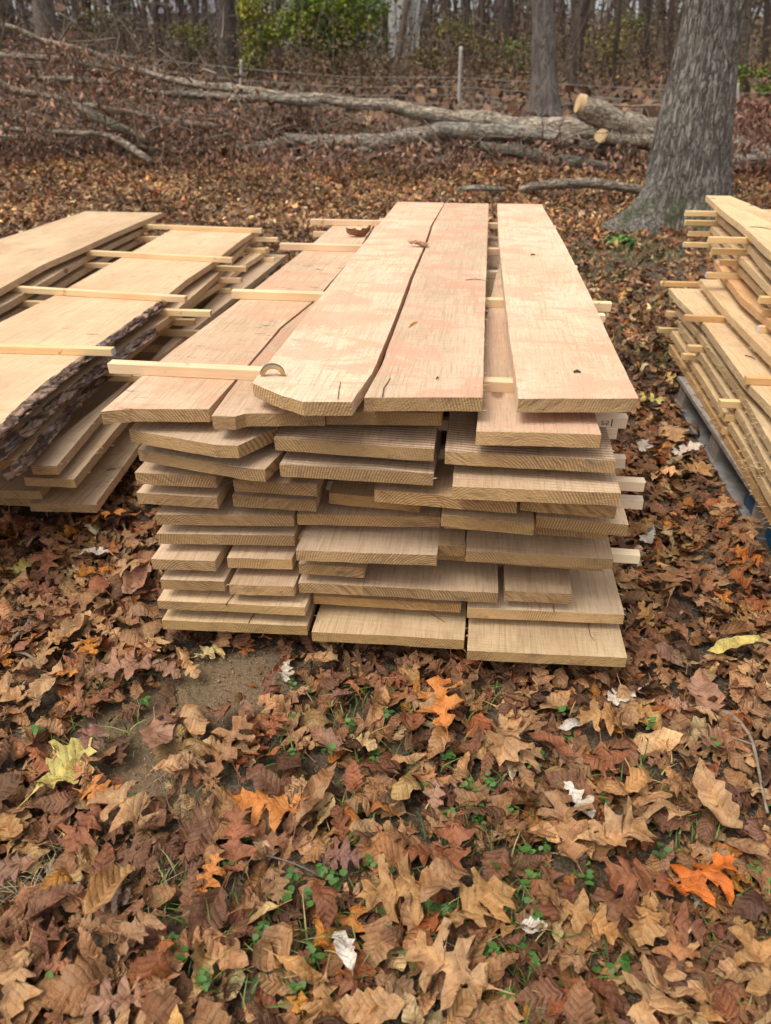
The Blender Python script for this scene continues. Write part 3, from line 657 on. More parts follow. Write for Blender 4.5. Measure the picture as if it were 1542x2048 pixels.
for (px, py, l, ln, lb, tg, c) in [
    (1371, 421, 10, .5, 'strip end at the back of the right pile, topmost of four', None, (1.1, 1, .76)),
    (1371, 440, 9, .5, 'strip end at the back of the right pile, second of four, with a dark knot', None, (1.05, .95, .72)),
    (1377, 462, 8, .5, 'strip end at the back of the right pile, third of four', None, (1.05, .95, .72)),
    (1368, 484, 7, .5, 'strip end at the back of the right pile, lowest of four, tagged', -1, (1.05, .95, .72)),
    (1418, 473, 10, .5, 'strip end in the second row of the right pile, topmost', None, (1.1, 1, .76)),
    (1424, 496, 9, .5, 'strip end in the second row of the right pile, second down', None, (1.08, .98, .75)),
    (1440, 519, 8, .5, 'strip end in the second row of the right pile, third down', None, (1.05, .95, .72)),
    (1414, 544, 7, .5, 'strip end in the second row of the right pile, lowest, tagged', -1, (1.05, .95, .72)),
    (1520, 592, 8, .5, 'strip end in the third row at the right edge, topmost', None, (1.15, 1.05, .8)),
    (1528, 618, 7, .5, 'strip end in the third row at the right edge, middle', None, (1.05, .95, .72)),
    (1519, 651, 6, .5, 'strip end in the third row at the right edge, lowest, tagged', -1, (1.1, 1, .8)),
    (1330, 562, 5, .7, 'tan strip under the broad stepped board, farthest back', None, (.95, .8, .58)),
    (1368, 629, 5, .7, 'tan strip under the broad stepped board, second row', None, (.95, .78, .56)),
    (1492, 752, 5, .7, 'tan strip under the broad stepped board, nearest with a dark end', None, (.95, .76, .54)),
    (1333, 622, 3, .5, 'small strip end at the low back corner, upper', None, (1.02, .92, .7)),
    (1317, 655, 1, .5, 'small strip end at the low back corner, just above the pallet', None, (1.02, .92, .7)),
    (1376, 690, 3, .5, 'short strip end low on the right pile, upper of the near pair', None, (1.05, .96, .74)),
    (1365, 707, 2, .5, 'short strip end low on the right pile, lower of the near pair', None, (1.1, 1, .78)),
    (1440, 799, 3, .5, 'strip end low on the right pile near the pallet, upper', None, (1.1, 1, .78)),
    (1450, 827, 2, .5, 'strip end low on the right pile near the pallet, middle', None, (1.05, .96, .74)),
    (1447, 854, 1, .5, 'strip end low on the right pile near the pallet, lowest', None, (.98, .85, .6))]:
    z = zr(l); p = at(px, py, z+.026); stick(lb, p[0], p[0]+ln, p[1], z, color=c, group=GRS, tagend=tg, s=.026)
# pallet
pal = empty('wooden_pallet', (.9, 2.0, 0)); tag(pal, 'weathered grey wooden pallet under the right pile, leaves banked against it', 'pallet')
pa, pb_ = at(1370, 762, PB-.004), at(1513, 1010, PB-.004)
def box_obj(name, x0, x1, y0, y1, z0, z1, mat, parent, color=(1, 1, 1), base=(0, 0, 0), chip=.003):
    V = []; Fs = []; n = max(2, int(max(y1-y0, x1-x0)/.12)+1); alongx = (x1-x0) > (y1-y0)
    for i in range(n):
        t = i/(n-1)
        for a, c in ((0, 0), (1, 0), (1, 1), (0, 1)):
            if alongx: x = x0+(x1-x0)*t; y = y0+(y1-y0)*a
            else: y = y0+(y1-y0)*t; x = x0+(x1-x0)*a
            V.append((x-base[0]+chip*noise.noise(Vector((x*7, y*7, c*5))), y-base[1]+chip*noise.noise(Vector((x*9, y*9, c+7))), (z0 if c == 0 else z1)-base[2]))
    Fs = [(i*4+j, i*4+4+j, i*4+4+(j+1) % 4, i*4+(j+1) % 4) for i in range(n-1) for j in range(4)]+[(3, 2, 1, 0), (n*4-4, n*4-3, n*4-2, n*4-1)]
    if alongx: Fs = [f[::-1] for f in Fs]
    o = link(name, mesh(name, V, Fs), mat, parent); o.color = (*color, 1); return o
pbase = (.9, 2.0, 0)
px0 = (pa[0]+pb_[0])/2; PY0, PY1 = float(pb_[1])-.03, float(pa[1])+.05
for k in range(3):
    box_obj('stringer', px0+.01+k*.5, px0+.05+k*.5, PY0, PY1, .104, .1155, M_GREYWOOD, pal, base=pbase, color=(1.15, 1.12, 1.1))
box_obj('edge_board', px0-.003, px0+.0082, PY0, PY1, .104, .1195, M_GREYWOOD, pal, base=pbase, color=(1., .95, .92))
nD = 9
for k in range(nD):
    y = PY0+(PY1-PY0-.09)*k/(nD-1); box_obj('deck_board', px0+.0085, px0+1.1, y, y+.09, .116, .1195, M_GREYWOOD, pal, base=pbase, color=(.95+.2*random.random(),)*3)
for k in range(3):
    y = PY0+.01+(PY1-PY0-.12)*k/2
    for q in range(2): box_obj('block', px0+.012+q*.5, px0+.075+q*.5, y, y+.1, .014, .104, M_GREYWOOD, pal, base=pbase, color=(1.05, .98, .92))
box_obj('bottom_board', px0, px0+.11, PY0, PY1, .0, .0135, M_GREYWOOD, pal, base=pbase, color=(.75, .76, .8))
# blue plastic drum scrap under the pile
bv = []; bf = []; nb = 18
for i in range(7):
    for j in range(nb):
        a = 2*math.pi*j/nb; r = .05+(.003 if i in (0, 6) else 0); bv.append((r*math.cos(a), i*.045, .053+r*math.sin(a)))
bf = [(i*nb+j, i*nb+(j+1) % nb, i*nb+nb+(j+1) % nb, i*nb+nb+j) for i in range(6) for j in range(nb)]+[tuple(range(nb))[::-1], tuple(range(6*nb, 7*nb))]
o = link('plastic_tub', mesh('plastic_tub', bv, bf, True), M_BLUE); p = at(1548, 1030, .1); o.location = (p[0]+.045, p[1]-.05, -.02)
tag(o, 'dark blue plastic tub half hidden under the right pile by the pallet corner', 'tub')

# ------------------------------------------------------------------ tubes, logs, trees
def tube(pts, rad, seg=12, rough=.0, ph=0., caps=True, ridges=0):
    """pts list of Vector, rad list -> verts, faces"""
    V = []; Fs = []; n = len(pts); prev = None
    for i, p in enumerate(pts):
        t = (pts[min(i+1, n-1)]-pts[max(i-1, 0)]).normalized()
        if prev is None:
            a = Vector((0, 0, 1)) if abs(t.z) < .9 else Vector((1, 0, 0)); u = t.cross(a).normalized()
        else: u = (prev-t*prev.dot(t)).normalized()
        prev = u; w = t.cross(u)
        for j in range(seg):
            an = 2*math.pi*j/seg; d = u*math.cos(an)+w*math.sin(an); r = rad[i]
            if rough: r *= 1+rough*noise.fractal(Vector((p.x*3+d.x*1.3+ph, p.y*3+d.y*1.3, p.z*3+d.z*1.3)), .7, 2, 3)
            V.append(p+d*r)
    for i in range(n-1):
        for j in range(seg):
            a = i*seg+j; b = i*seg+(j+1) % seg; Fs.append((a, b, b+seg, a+seg))
    if caps: Fs.append(tuple(range(seg))[::-1]); Fs.append(tuple(range((n-1)*seg, n*seg)))
    return V, Fs
def resample(P, Rr, step, wig=0., ph=0.):
    out = []; rr = []
    for i in range(len(P)-1):
        L = (P[i+1]-P[i]).length; k = max(1, int(L/step))
        for q in range(k):
            t = q/k
            p0 = P[max(i-1, 0)]; p1 = P[i]; p2 = P[i+1]; p3 = P[min(i+2, len(P)-1)]
            x = .5*((2*p1)+(p2-p0)*t+(2*p0-5*p1+4*p2-p3)*t*t+(3*p1-p0-3*p2+p3)*t**3)
            if wig: x = x+Vector((noise.noise(x*2.2+Vector((ph, 0, 0))), noise.noise(x*2.2+Vector((0, ph, 3))), noise.noise(x*2.2+Vector((5, 0, ph)))))*wig
            out.append(x); rr.append(Rr[i]*(1-t)+Rr[i+1]*t)
    out.append(P[-1]); rr.append(Rr[-1]); return out, rr
def pxpath(pp):      # (px, py, Y, radius in px)
    P = []; Rr = []
    for x, y, Y, r in pp:
        p = atY(x, y, Y); d = float((p-_C)@_f); P.append(Vector(p)); Rr.append(r*d/F)
    return P, Rr
def log(name, label, pp, mat, cat='log', seg=14, step=.12, rough=.22, wig=.02, parent=None, color=(1, 1, 1), group=None):
    P, Rr = pxpath(pp) if len(pp[0]) == 4 else pp
    P, Rr = resample(P, Rr, step, wig, random.uniform(0, 50)); V, Fs = tube(P, Rr, seg, rough, random.uniform(0, 40))
    o = link(name, mesh(name, V, Fs, True), mat, parent); o.color = (*color, 1)
    if parent is None: tag(o, label, cat, group)
    return o

# big leaning tree
def big_tree():
    root = empty('shade_tree', gat(1375, 455)); Y0 = root.location.y
    tag(root, 'large leaning tree trunk with deeply furrowed grey bark behind the right pile', 'tree')
    key = [(1362, 470, 118), (1368, 430, 98), (1371, 390, 88), (1377, 330, 82), (1384, 270, 78), (1395, 200, 72), (1408, 120, 66), (1424, 40, 63), (1440, -60, 61)]
    P = []; Rr = []
    for x, y, r in key:
        p = atY(x+2, y, Y0+.12); P.append(Vector(p)); Rr.append(.96*r*float((p-_C)@_f)/F)
    P.insert(0, P[0]+Vector((-.03, 0, -.2))); Rr.insert(0, Rr[0]*1.12)
    d = (P[-1]-P[-2]).normalized()
    for k in range(1, 9): P.append(P[-1]+d*.7+Vector((0, .02*k, .05*k))); Rr.append(Rr[-1]*.93)
    V0, R0 = resample(P, Rr, .022)
    V = []; seg = 260; n = len(V0)
    zb = P[0].z
    for i, p in enumerate(V0):
        h = max(0, p.z-root.location.z-.02)
        for j in range(seg):
            an = 2*math.pi*j/seg; c, s = math.cos(an), math.sin(an)
            fl = max(0, 1-h/.75)**2
            r = R0[i]*(1+fl*(.16*math.cos(an*5+.6)+.10*math.cos(an*3+2)+(.62*max(0, math.cos(an-math.pi*1.04))**3)*max(0, 1-h/.55)**1.9))
            x = an*R0[i]
            if h < 3.2:
                q = Vector((c*5.2, s*5.2, h*1.15))
                w1 = noise.noise(Vector((c*2, s*2, h*1.6)))*1.2
                a = 1-abs(noise.noise(Vector((c*11+w1, s*11+w1, h*2.2))))*2
                b = 1-abs(noise.noise(Vector((c*19, s*19, h*5.5+9))))*2
                g = noise.noise(Vector((c*45, s*45, h*30)))
                r += -.022*max(0, a-.45)-.010*max(0, b-.4)+.0025*g+.02*noise.noise(Vector((c*1.5, s*1.5, h*1.3)))
            V.append((p.x+r*c-root.location.x, p.y+r*s-root.location.y, p.z-root.location.z))
    Fs = [(i*seg+j, i*seg+(j+1) % seg, (i+1)*seg+(j+1) % seg, (i+1)*seg+j) for i in range(n-1) for j in range(seg)]
    me = nmesh('trunk', np.array(V), np.array(Fs)); tr = link('trunk', me, M_BARK, root)
    for k in range(5):
        b = V0[-20-k*30]-root.location; a = k*2.2
        pts = [b, b+Vector((math.cos(a)*.7, math.sin(a)*.7, .6)), b+Vector((math.cos(a)*1.7, math.sin(a)*1.7, 1.6)), b+Vector((math.cos(a)*2.5, math.sin(a)*2.4, 3.0))]
        p2, r2 = resample(pts, [.11, .08, .05, .015], .25, .06, k); v, f = tube(p2, r2, 8)
        link('limb', mesh('limb', v, f, True), M_BARK, root)
    return root
big_tree()

def tree(label, keys, Y=None, mat=None, color=(1, 1, 1), group=None, seg=20, flare=1.3, name='forest_tree', rough=.12, tops=7.0, limbs=3, step=.25):
    """keys: (px, py, half width px) from the base upward"""
    x, y, r = keys[0]
    if Y is None: b = gat(x, y); Y = b[1]
    P = []; Rr = []
    for kx, ky, kr in keys:
        p = atY(kx, ky, Y); P.append(Vector(p)); Rr.append(kr*float((p-_C)@_f)/F)
    base = Vector((P[0].x, P[0].y, float(gz(P[0].x, P[0].y))))
    root = empty(name, base); tag(root, label, 'tree', group)
    P.insert(0, Vector((base.x, base.y, base.z-.15))); Rr.insert(0, Rr[0]*flare); Rr[1] *= 1+(flare-1)*.6
    P.insert(2, P[1].lerp(P[2], .22)); Rr.insert(2, Rr[2]*1.05)
    d = (P[-1]-P[-2]).normalized(); L = max(0, tops-(P[-1].z-base.z)); n = 6
    for k in range(1, n+1): P.append(P[-1]+d*(L/n)+Vector((random.uniform(-.05, .05), random.uniform(-.05, .05), 0))); Rr.append(Rr[-1]*.86)
    P2, R2 = resample(P, Rr, step, .0); V, Fs = tube(P2, R2, seg, rough, random.uniform(0, 60))
    V = [v-base for v in V]; o = link('trunk', mesh('trunk', V, Fs, True), mat or M_FARBARK, root); o.color = (*color, 1)
    for k in range(limbs):
        i = int(len(P2)*(.55+.4*k/max(1, limbs))); b = P2[i]-base; a = random.uniform(0, 6.28); q = R2[i]*.45
        pts = [b, b+Vector((math.cos(a)*.5, math.sin(a)*.5, .5)), b+Vector((math.cos(a)*1.1, math.sin(a)*1.1, 1.3))]
        p2, r2 = resample(pts, [q, q*.7, q*.2], .3, .05, k); v, f = tube(p2, r2, 6); link('limb', mesh('limb', v, f, True), mat or M_FARBARK, root).color = (*color, 1)
    return root
tree('pale grey straight tree with a mossy flared foot behind the fallen trunk', [(1088, 236, 36), (1088, 205, 31), (1088, 150, 26), (1088, 80, 24), (1083, 0, 21)], color=(1.25, 1.22, 1.22), flare=1.5, mat=M_FARBARK, step=.12)
GT = 'trees standing in the wood behind'
for lb, keys, c in [
    ('broad blurred pale trunk at the far left behind the brushwood', [(104, 190, 24), (96, 90, 23), (86, 0, 21)], (1.25, 1.15, 1.1)),
    ('straight dark grey trunk left of the bright green bush', [(458, 168, 25), (455, 90, 20), (451, 0, 18)], (.85, .78, .72)),
    ('leaning dark trunk right of the pale grey tree', [(1140, 178, 20), (1152, 100, 14), (1168, 0, 13)], (.7, .6, .55)),
    ('thick dark trunk between the fence post and the pale grey tree', [(1006, 140, 22), (1007, 60, 19), (1008, 0, 19)], (.7, .62, .58)),
    ('slim black trunk in front of the pale tower, left one', [(771, 118, 6), (769, 50, 5), (767, 0, 5)], (.42, .36, .32)),
    ('slim black trunk in front of the pale tower, middle one', [(790, 112, 5), (791, 50, 5), (791, 0, 5)], (.42, .36, .32)),
    ('slim black trunk at the right side of the pale tower', [(838, 112, 4), (840, 50, 4), (841, 0, 3)], (.42, .36, .32)),
    ('slim dark trunk right of the pale tower', [(858, 120, 6), (860, 50, 5), (861, 0, 5)], (.6, .52, .46)),
    ('slim dark trunk in the gap left of the straight grey trunk', [(412, 120, 7), (410, 40, 6), (408, 0, 6)], (.5, .42, .38)),
    ('slim dark trunk above the brushwood, third from the grey trunk', [(366, 110, 6), (364, 40, 6), (362, 0, 6)], (.5, .42, .38)),
    ('dark trunk above the brushwood beside a slimmer one', [(318, 118, 6), (314, 40, 5), (310, 0, 5)], (.5, .42, .38)),
    ('dark trunk over the left brushwood, right of the broad pale trunk', [(247, 110, 7), (243, 40, 7), (240, 0, 7)], (.55, .47, .42)),
    ('slim trunk close to the broad pale trunk', [(176, 110, 6), (172, 40, 6), (168, 0, 5)], (.5, .42, .38)),
    ('slim trunk at the left border of the photo', [(30, 110, 7), (24, 40, 7), (18, 0, 6)], (.55, .47, .42)),
    ('slim trunk rising out of the green bush', [(557, 125, 7), (556, 60, 6), (556, 0, 6)], (.5, .42, .38)),
    ('small crooked tree right of the leaning dark trunk', [(1232, 196, 6), (1228, 130, 4), (1236, 60, 4), (1240, 0, 3)], (.45, .38, .33)),
    ('thin dark stem between the pale grey tree and the leaning trunk', [(1128, 130, 4), (1127, 60, 4), (1126, 0, 4)], (.45, .38, .33)),
    ('thin trunk left of the large leaning tree', [(1290, 150, 5), (1293, 70, 5), (1296, 0, 4)], (.5, .42, .38)),
    ('thin trunk close against the left side of the large leaning tree', [(1340, 150, 5), (1342, 70, 5), (1345, 0, 5)], (.5, .42, .38)),
    ('thin pale stem right of the large leaning tree', [(1489, 170, 4), (1493, 90, 4), (1499, 0, 4)], (.95, .85, .75)),
    ('thin trunk at the right border of the photo', [(1530, 150, 6), (1532, 70, 6), (1535, 0, 6)], (.55, .47, .42)),
    ('thin trunk behind the fence post', [(938, 130, 5), (937, 60, 5), (936, 0, 5)], (.5, .42, .38)),
    ('thin trunk just right of the fence post', [(966, 128, 4), (967, 60, 4), (968, 0, 4)], (.6, .5, .44)),
]: tree(lb, keys, color=c, group=GT, seg=12)

# fallen tree
G9 = lambda x, y: None
ft = empty('fallen_tree', atY(1320, 300, 9.7)); tag(ft, 'fallen grey tree with a fresh sawn limb end, lying behind the piles', 'fallen tree')
def under(root, fn):
    o = fn; o.parent = root; o.matrix_parent_inverse.identity(); o.location = -root.location; return o
def tlog(name, pp, mat=M_LOG, **k):
    k.setdefault('color', (1.25, 1.2, 1.12))
    o = log(name, None, pp, mat, parent=ft, **k); o.location = -ft.location; return o
tlog('trunk', [(1560, 330, 9.3, 20), (1460, 300, 9.5, 26), (1330, 272, 9.7, 27), (1240, 266, 9.75, 24), (1150, 258, 9.8, 22), (1060, 255, 9.9, 19), (970, 243, 10.0, 17), (900, 238, 10.0, 14), (846, 228, 10, 12), (770, 212, 10, 10), (690, 203, 10, 9), (600, 193, 10, 8.5), (520, 183, 10, 8), (455, 177, 10, 8), (400, 170, 10, 7), (311, 152, 9.9, 6.5), (249, 139, 9.8, 6.5), (182, 126, 9.7, 6), (112, 119, 9.6, 5.5), (65, 113, 9.5, 5), (-30, 106, 9.4, 4.5)], step=.09, wig=.03, seg=22, rough=.3)
tlog('limb', [(1163, 210, 9.25, 18), (1185, 222, 9.3, 25), (1225, 245, 9.4, 27), (1275, 262, 9.5, 27), (1340, 280, 9.6, 27)], step=.06, wig=.01, seg=22, rough=.22)
tlog('limb', [(249, 137, 9.8, 6), (220, 121, 9.75, 5.5), (192, 108, 9.7, 6), (130, 90, 9.6, 6), (86, 80, 9.5, 5), (55, 67, 9.4, 5), (10, 49, 9.3, 4)], step=.09, wig=.03)
tlog('limb', [(1204, 273, 9.15, 11), (1260, 280, 9.3, 12), (1330, 285, 9.5, 14)], step=.07, wig=.01, seg=16)
def disc(name, px, py, Y, rx, nrm, parent):
    p = Vector(atY(px, py, Y)); d = float((np.array(p)-_C)@_f); r = rx*d/F; nrm = Vector(nrm).normalized()
    u = nrm.cross(Vector((0, 0, 1))).normalized(); w = nrm.cross(u); V = []; n = 28
    for k in range(2):
        for j in range(n):
            a = 2*math.pi*j/n; rr = r*(1+.05*math.sin(3*a+1)); V.append(p+(u*math.cos(a)+w*math.sin(a))*rr+nrm*(.03 if k else -.05)-parent.location)
    Fs = [tuple(range(n, 2*n)), tuple(range(n))[::-1]]+[(j, (j+1) % n, n+(j+1) % n, n+j) for j in range(n)]
    link(name, mesh(name, V, Fs), M_CUT, parent)
disc('cut_end', 1160, 208, 9.24, 17.5, (-.97, -.17, .2), ft)
disc('cut_end', 1203, 272, 9.14, 12, (-.5, -.85, .1), ft)
GB = 'loose logs and branches in the brush heap'
for lb, pp, c in [
    ('thick mossy lower log under the fallen tree, snapped end at the left', [(568, 270, 9.6, 4), (600, 277, 9.5, 9), (650, 281, 9.5, 12), (740, 286, 9.5, 14), (830, 272, 9.6, 15), (900, 262, 9.7, 16), (1010, 266, 9.7, 16), (1150, 280, 9.6, 14)], (1, 1, 1)),
    ('grey log lying low, pointing at the heap from its left', [(345, 303, 9.6, 5), (430, 301, 9.6, 8), (540, 292, 9.6, 10), (600, 284, 9.6, 10), (700, 300, 9.5, 12), (740, 296, 9.5, 10)], (1.05, 1, .95)),
    ('long bent grey branch from the upper left down to the leaves', [(-20, 148, 8.8, 5), (31, 183, 8.9, 7), (86, 191, 9, 6), (145, 207, 9, 7), (182, 230, 9, 8), (223, 248, 9, 8), (262, 264, 9.1, 6), (300, 290, 9.2, 5)], (1, .98, .9)),
    ('straight pale branch in the middle of the left brush heap', [(168, 209, 9.3, 5), (220, 220, 9.3, 6), (270, 227, 9.4, 7), (324, 238, 9.4, 7), (389, 250, 9.5, 6), (440, 254, 9.5, 4)], (1.15, 1.08, .98)),
    ('arched branch low in the left heap, ending in the leaf litter', [(105, 262, 8.9, 3), (156, 268, 8.8, 5), (202, 268, 8.8, 5), (233, 278, 8.8, 6), (272, 303, 8.7, 7), (303, 325, 8.6, 6)], (1.1, 1.05, .95)),
    ('upper thin branch threaded through the left heap', [(55, 149, 9.5, 4), (109, 157, 9.5, 5), (181, 161, 9.5, 6), (259, 170, 9.6, 5), (310, 187, 9.6, 4)], (1, 1, .9)),
    ('branch stub at the left border low in the heap', [(-30, 255, 8.9, 6), (20, 258, 8.9, 6), (50, 263, 8.9, 5)], (1, 1, .9)),
    ('second branch stub at the left border, lower', [(-30, 272, 8.85, 5), (20, 275, 8.85, 5), (55, 279, 8.9, 3)], (1, 1, .9)),
    ('greyish branch parallel to the fallen tree just beneath it', [(320, 185, 9.7, 5), (380, 190, 9.7, 7), (470, 194, 9.7, 8), (560, 200, 9.75, 8), (640, 205, 9.8, 7)], (.9, .9, .85)),
    ('dark rotten log in the shade under the fallen tree', [(960, 292, 9.3, 8), (1050, 306, 9.2, 13), (1105, 317, 9.1, 13), (1180, 331, 9.0, 11), (1240, 336, 9.0, 9)], (.45, .45, .42)),
    ('short dark log with a pale split tip beside the cut branch', [(1160, 292, 9.3, 10), (1210, 296, 9.3, 12), (1270, 304, 9.3, 12)], (.5, .45, .4)),
    ('bowed log alone on the leaves left of the large tree', [(1038, 376, 7.6, 5), (1065, 370, 7.6, 8), (1110, 366, 7.6, 9), (1180, 367, 7.55, 9), (1240, 374, 7.5, 9), (1290, 384, 7.5, 9)], (.95, .9, .85)),
    ('short grey stick half sunk in the leaves left of the bowed log', [(915, 376, 7.6, 3), (950, 375, 7.6, 5), (1010, 380, 7.55, 4)], (.8, .85, .8)),
    ('pale peeling log right of the large tree', [(1440, 330, 8.9, 15), (1500, 320, 9, 16), (1575, 322, 9, 16)], (1.35, 1.35, 1.35)),
    ('brown branch lying right of the large tree', [(1440, 286, 9.6, 4), (1500, 280, 9.6, 5), (1570, 284, 9.6, 4)], (1, .8, .7)),
]: log('fallen_branch', lb, pp, M_LOG, 'log', group=GB, color=c, step=.09, wig=.025)
for lb, pp in [('thin hooked twig hanging down in the left heap', [(225, 205, 8.8, 1.6), (258, 200, 8.8, 2), (266, 215, 8.8, 2.2), (270, 253, 8.8, 2.4), (280, 297, 8.8, 2.4)]),
               ('thin twig arching over the fallen tree left of the grey trunk', [(315, 98, 9.6, 1.2), (345, 120, 9.6, 1.8), (365, 142, 9.7, 2), (384, 165, 9.8, 2.4)]),
               ('long thin twig rising from the heap at the upper left', [(120, 28, 9.2, 1.2), (155, 48, 9.3, 1.6), (172, 78, 9.4, 2), (188, 102, 9.5, 2.4)]),
               ('thin twig hooking down in front of the fallen tree', [(447, 128, 9.3, 1.2), (462, 165, 9.3, 1.6), (472, 195, 9.3, 2), (492, 235, 9.2, 2.2), (486, 285, 9.2, 2)]),
               ('slim upright crooked twig left of the large tree', [(1325, 151, 9.6, 1.5), (1321, 180, 9.6, 2), (1322, 200, 9.6, 2), (1335, 215, 9.6, 2.4)]),
               ('thin fallen branch over the sawn limb, ending at the large tree', [(1200, 206, 10.2, 1.5), (1260, 212, 10.1, 2.2), (1315, 212, 10, 2.6), (1350, 218, 9.9, 3)]),
               ('thin twig leaning out of the leaves in front of the fallen tree', [(846, 240, 9, 1.2), (868, 262, 9, 1.6), (880, 298, 9, 1.8), (884, 322, 9, 1.8)])]:
    log('thin_twig', lb, pp, M_TWIG, 'twig', seg=6, step=.08, wig=.03, color=(1.5, 1.4, 1.3), group='twigs sticking out of the heap')

# ------------------------------------------------------------------ fence
fn = empty('wire_fence', gat(917, 224)); tag(fn, 'wire fence with a pale wooden corner post at the edge of the wood', 'fence')
fl = fn.location.copy(); YC = fl.y
def fpost(px, ytop, ybot, Y, r):
    a = Vector(atY(px, ybot, Y)); b = Vector(atY(px+5*(1 if px < 1000 else 0), ytop, Y)); a.z -= .1
    P, Rr = resample([a, b], [r, r], .1, .004); v, f = tube(P, Rr, 8, .05); link('post', mesh('post', [q-fl for q in v], f, True), M_POST, fn)
fpost(917, 93, 224, YC, .034); YL = YC+.9; YR = YC-.8
fpost(478, 120, 205, YL, .03); fpost(1476, 165, 262, YR, .025); fpost(1900, 150, 285, YR-.6, .03); fpost(-60, 85, 190, YL+1, .03)
for a, b, c, d, e in [(78, 137, 155, 187, 186), (96, 160, 173, 212, 208), (112, 176, 190, 232, 226), (126, 190, 206, 250, 244)]:
    P = [Vector(atY(-60, a, YL+1)), Vector(atY(478, b, YL)), Vector(atY(700, (b+c)/2+3+5, (YL+YC)/2)), Vector(atY(918, c, YC)), Vector(atY(1180, c+(d-c)*.52, (YC+YR)/2)), Vector(atY(1476, d, YR)), Vector(atY(1900, e-10, YR-.6))]
    v, f = tube(P, [.0045]*len(P), 5); link('wire', mesh('wire', [q-fl for q in v], f, True), M_WIRE, fn)

# ------------------------------------------------------------------ buildings far behind
def fbox(name, x0, x1, y0, y1, z0, z1, mat, parent): return box_obj(name, x0, x1, y0, y1, z0, z1, mat, parent, base=tuple(parent.location), chip=0)
g = gat(806, 116); Yb = g[1]
tw = empty('pale_tower', g); tag(tw, 'pale narrow block with faint siding lines glimpsed between slim trunks', 'building')
xa, xb = atY(777, 100, Yb)[0], atY(838, 100, Yb)[0]
for k in range(26):
    z = g[2]-.3+k*.33; fbox('wall' if k == 0 else 'siding_board', xa, xb, Yb+.004*(k % 2), Yb+3, z, z+.33, M_SIDING, tw)
v = [(xa-.2, Yb-.2, g[2]+8.25), (xb+.2, Yb-.2, g[2]+8.25), (xb+.2, Yb+3.2, g[2]+8.25), (xa-.2, Yb+3.2, g[2]+8.25), ((xa+xb)/2, Yb-.2, g[2]+9.4), ((xa+xb)/2, Yb+3.2, g[2]+9.4)]
v = [(p[0]-g[0], p[1]-g[1], p[2]-g[2]) for p in v]
link('roof', mesh('roof', v, [(0, 1, 4), (2, 3, 5), (0, 4, 5, 3), (1, 2, 5, 4), (0, 3, 2, 1)]), M_ROOF, tw)
g = gat(560, 96); Yh = g[1]+2
hs_ = empty('far_house', (g[0], Yh, float(gz(g[0], Yh)))); tag(hs_, 'low grey roofed house barely seen through the green bush', 'building')
xa, xb = atY(330, 60, Yh)[0], atY(765, 60, Yh)[0]; zb = hs_.location.z
fbox('wall', xa, xb, Yh, Yh+6, zb-.3, zb+1.5, M_SIDING, hs_)
v = [(xa-.3, Yh-.4, zb+1.5), (xb+.3, Yh-.4, zb+1.5), (xb+.3, Yh+3, zb+2.6), (xa-.3, Yh+3, zb+2.6), (xa-.3, Yh+6.4, zb+1.5), (xb+.3, Yh+6.4, zb+1.5)]
v = [(p[0]-hs_.location.x, p[1]-hs_.location.y, p[2]-hs_.location.z) for p in v]
link('roof', mesh('roof', v, [(0, 1, 2, 3), (3, 2, 5, 4), (0, 3, 4), (1, 5, 2), (0, 4, 5, 1)]), M_ROOF, hs_)
for k in range(4):
    x = xa+1+k*(xb-xa-2)/3.4; fbox('window', x, x+.9, Yh-.03, Yh+.05, zb+.5, zb+1.2, M_GLASS, hs_)

# ------------------------------------------------------------------ leaf templates
def outline(kind, r):
    if kind == 'red_oak':
        S = [(.012, 0), (.05, .08), (.16, .13), (.24, .11), (.17, .20), (.08, .25), (.09, .30), (.26, .35), (.36, .31), (.42, .38), (.30, .45), (.12, .47), (.10, .52), (.26, .60), (.40, .58), (.41, .66), (.27, .69), (.11, .70), (.09, .75), (.19, .83), (.24, .90), (.11, .89), (.05, .93), (0, 1.0)]
    elif kind == 'white_oak':
        S = [(.012, 0), (.04, .08), (.10, .14), (.15, .19), (.10, .25), (.07, .29), (.16, .36), (.23, .41), (.21, .47), (.11, .50), (.09, .54), (.22, .60), (.29, .66), (.25, .72), (.12, .73), (.11, .77), (.20, .83), (.20, .89), (.11, .93), (.08, .97), (0, 1.0)]
    elif kind == 'broad_oak':
        S = [(.012, 0), (.04, .08), (.12, .16), (.20, .17), (.18, .25), (.13, .30), (.20, .38), (.33, .40), (.34, .46), (.24, .49), (.20, .53), (.32, .62), (.44, .65), (.42, .71), (.27, .72), (.21, .76), (.27, .86), (.22, .88), (.10, .90), (0, 1.0)]
    else:
        w = {'oval': .20, 'wide': .29, 'narrow': .12}[kind]; S = [(.008, 0)]
        for i in range(1, 14):
            t = i/14; x = w*math.sin(math.pi*t**.85)**.8*(1+(.06 if i % 2 else -.04)); S.append((x, t))
        S.append((0, 1.0))
    k = .80 if 'oak' in kind else 1.0
    return [(x*k*(1+.25*r.uniform(-1, 1)) if x > .03 else x, y+.012*r.uniform(-1, 1)*(0 < y < 1)) for x, y in S]
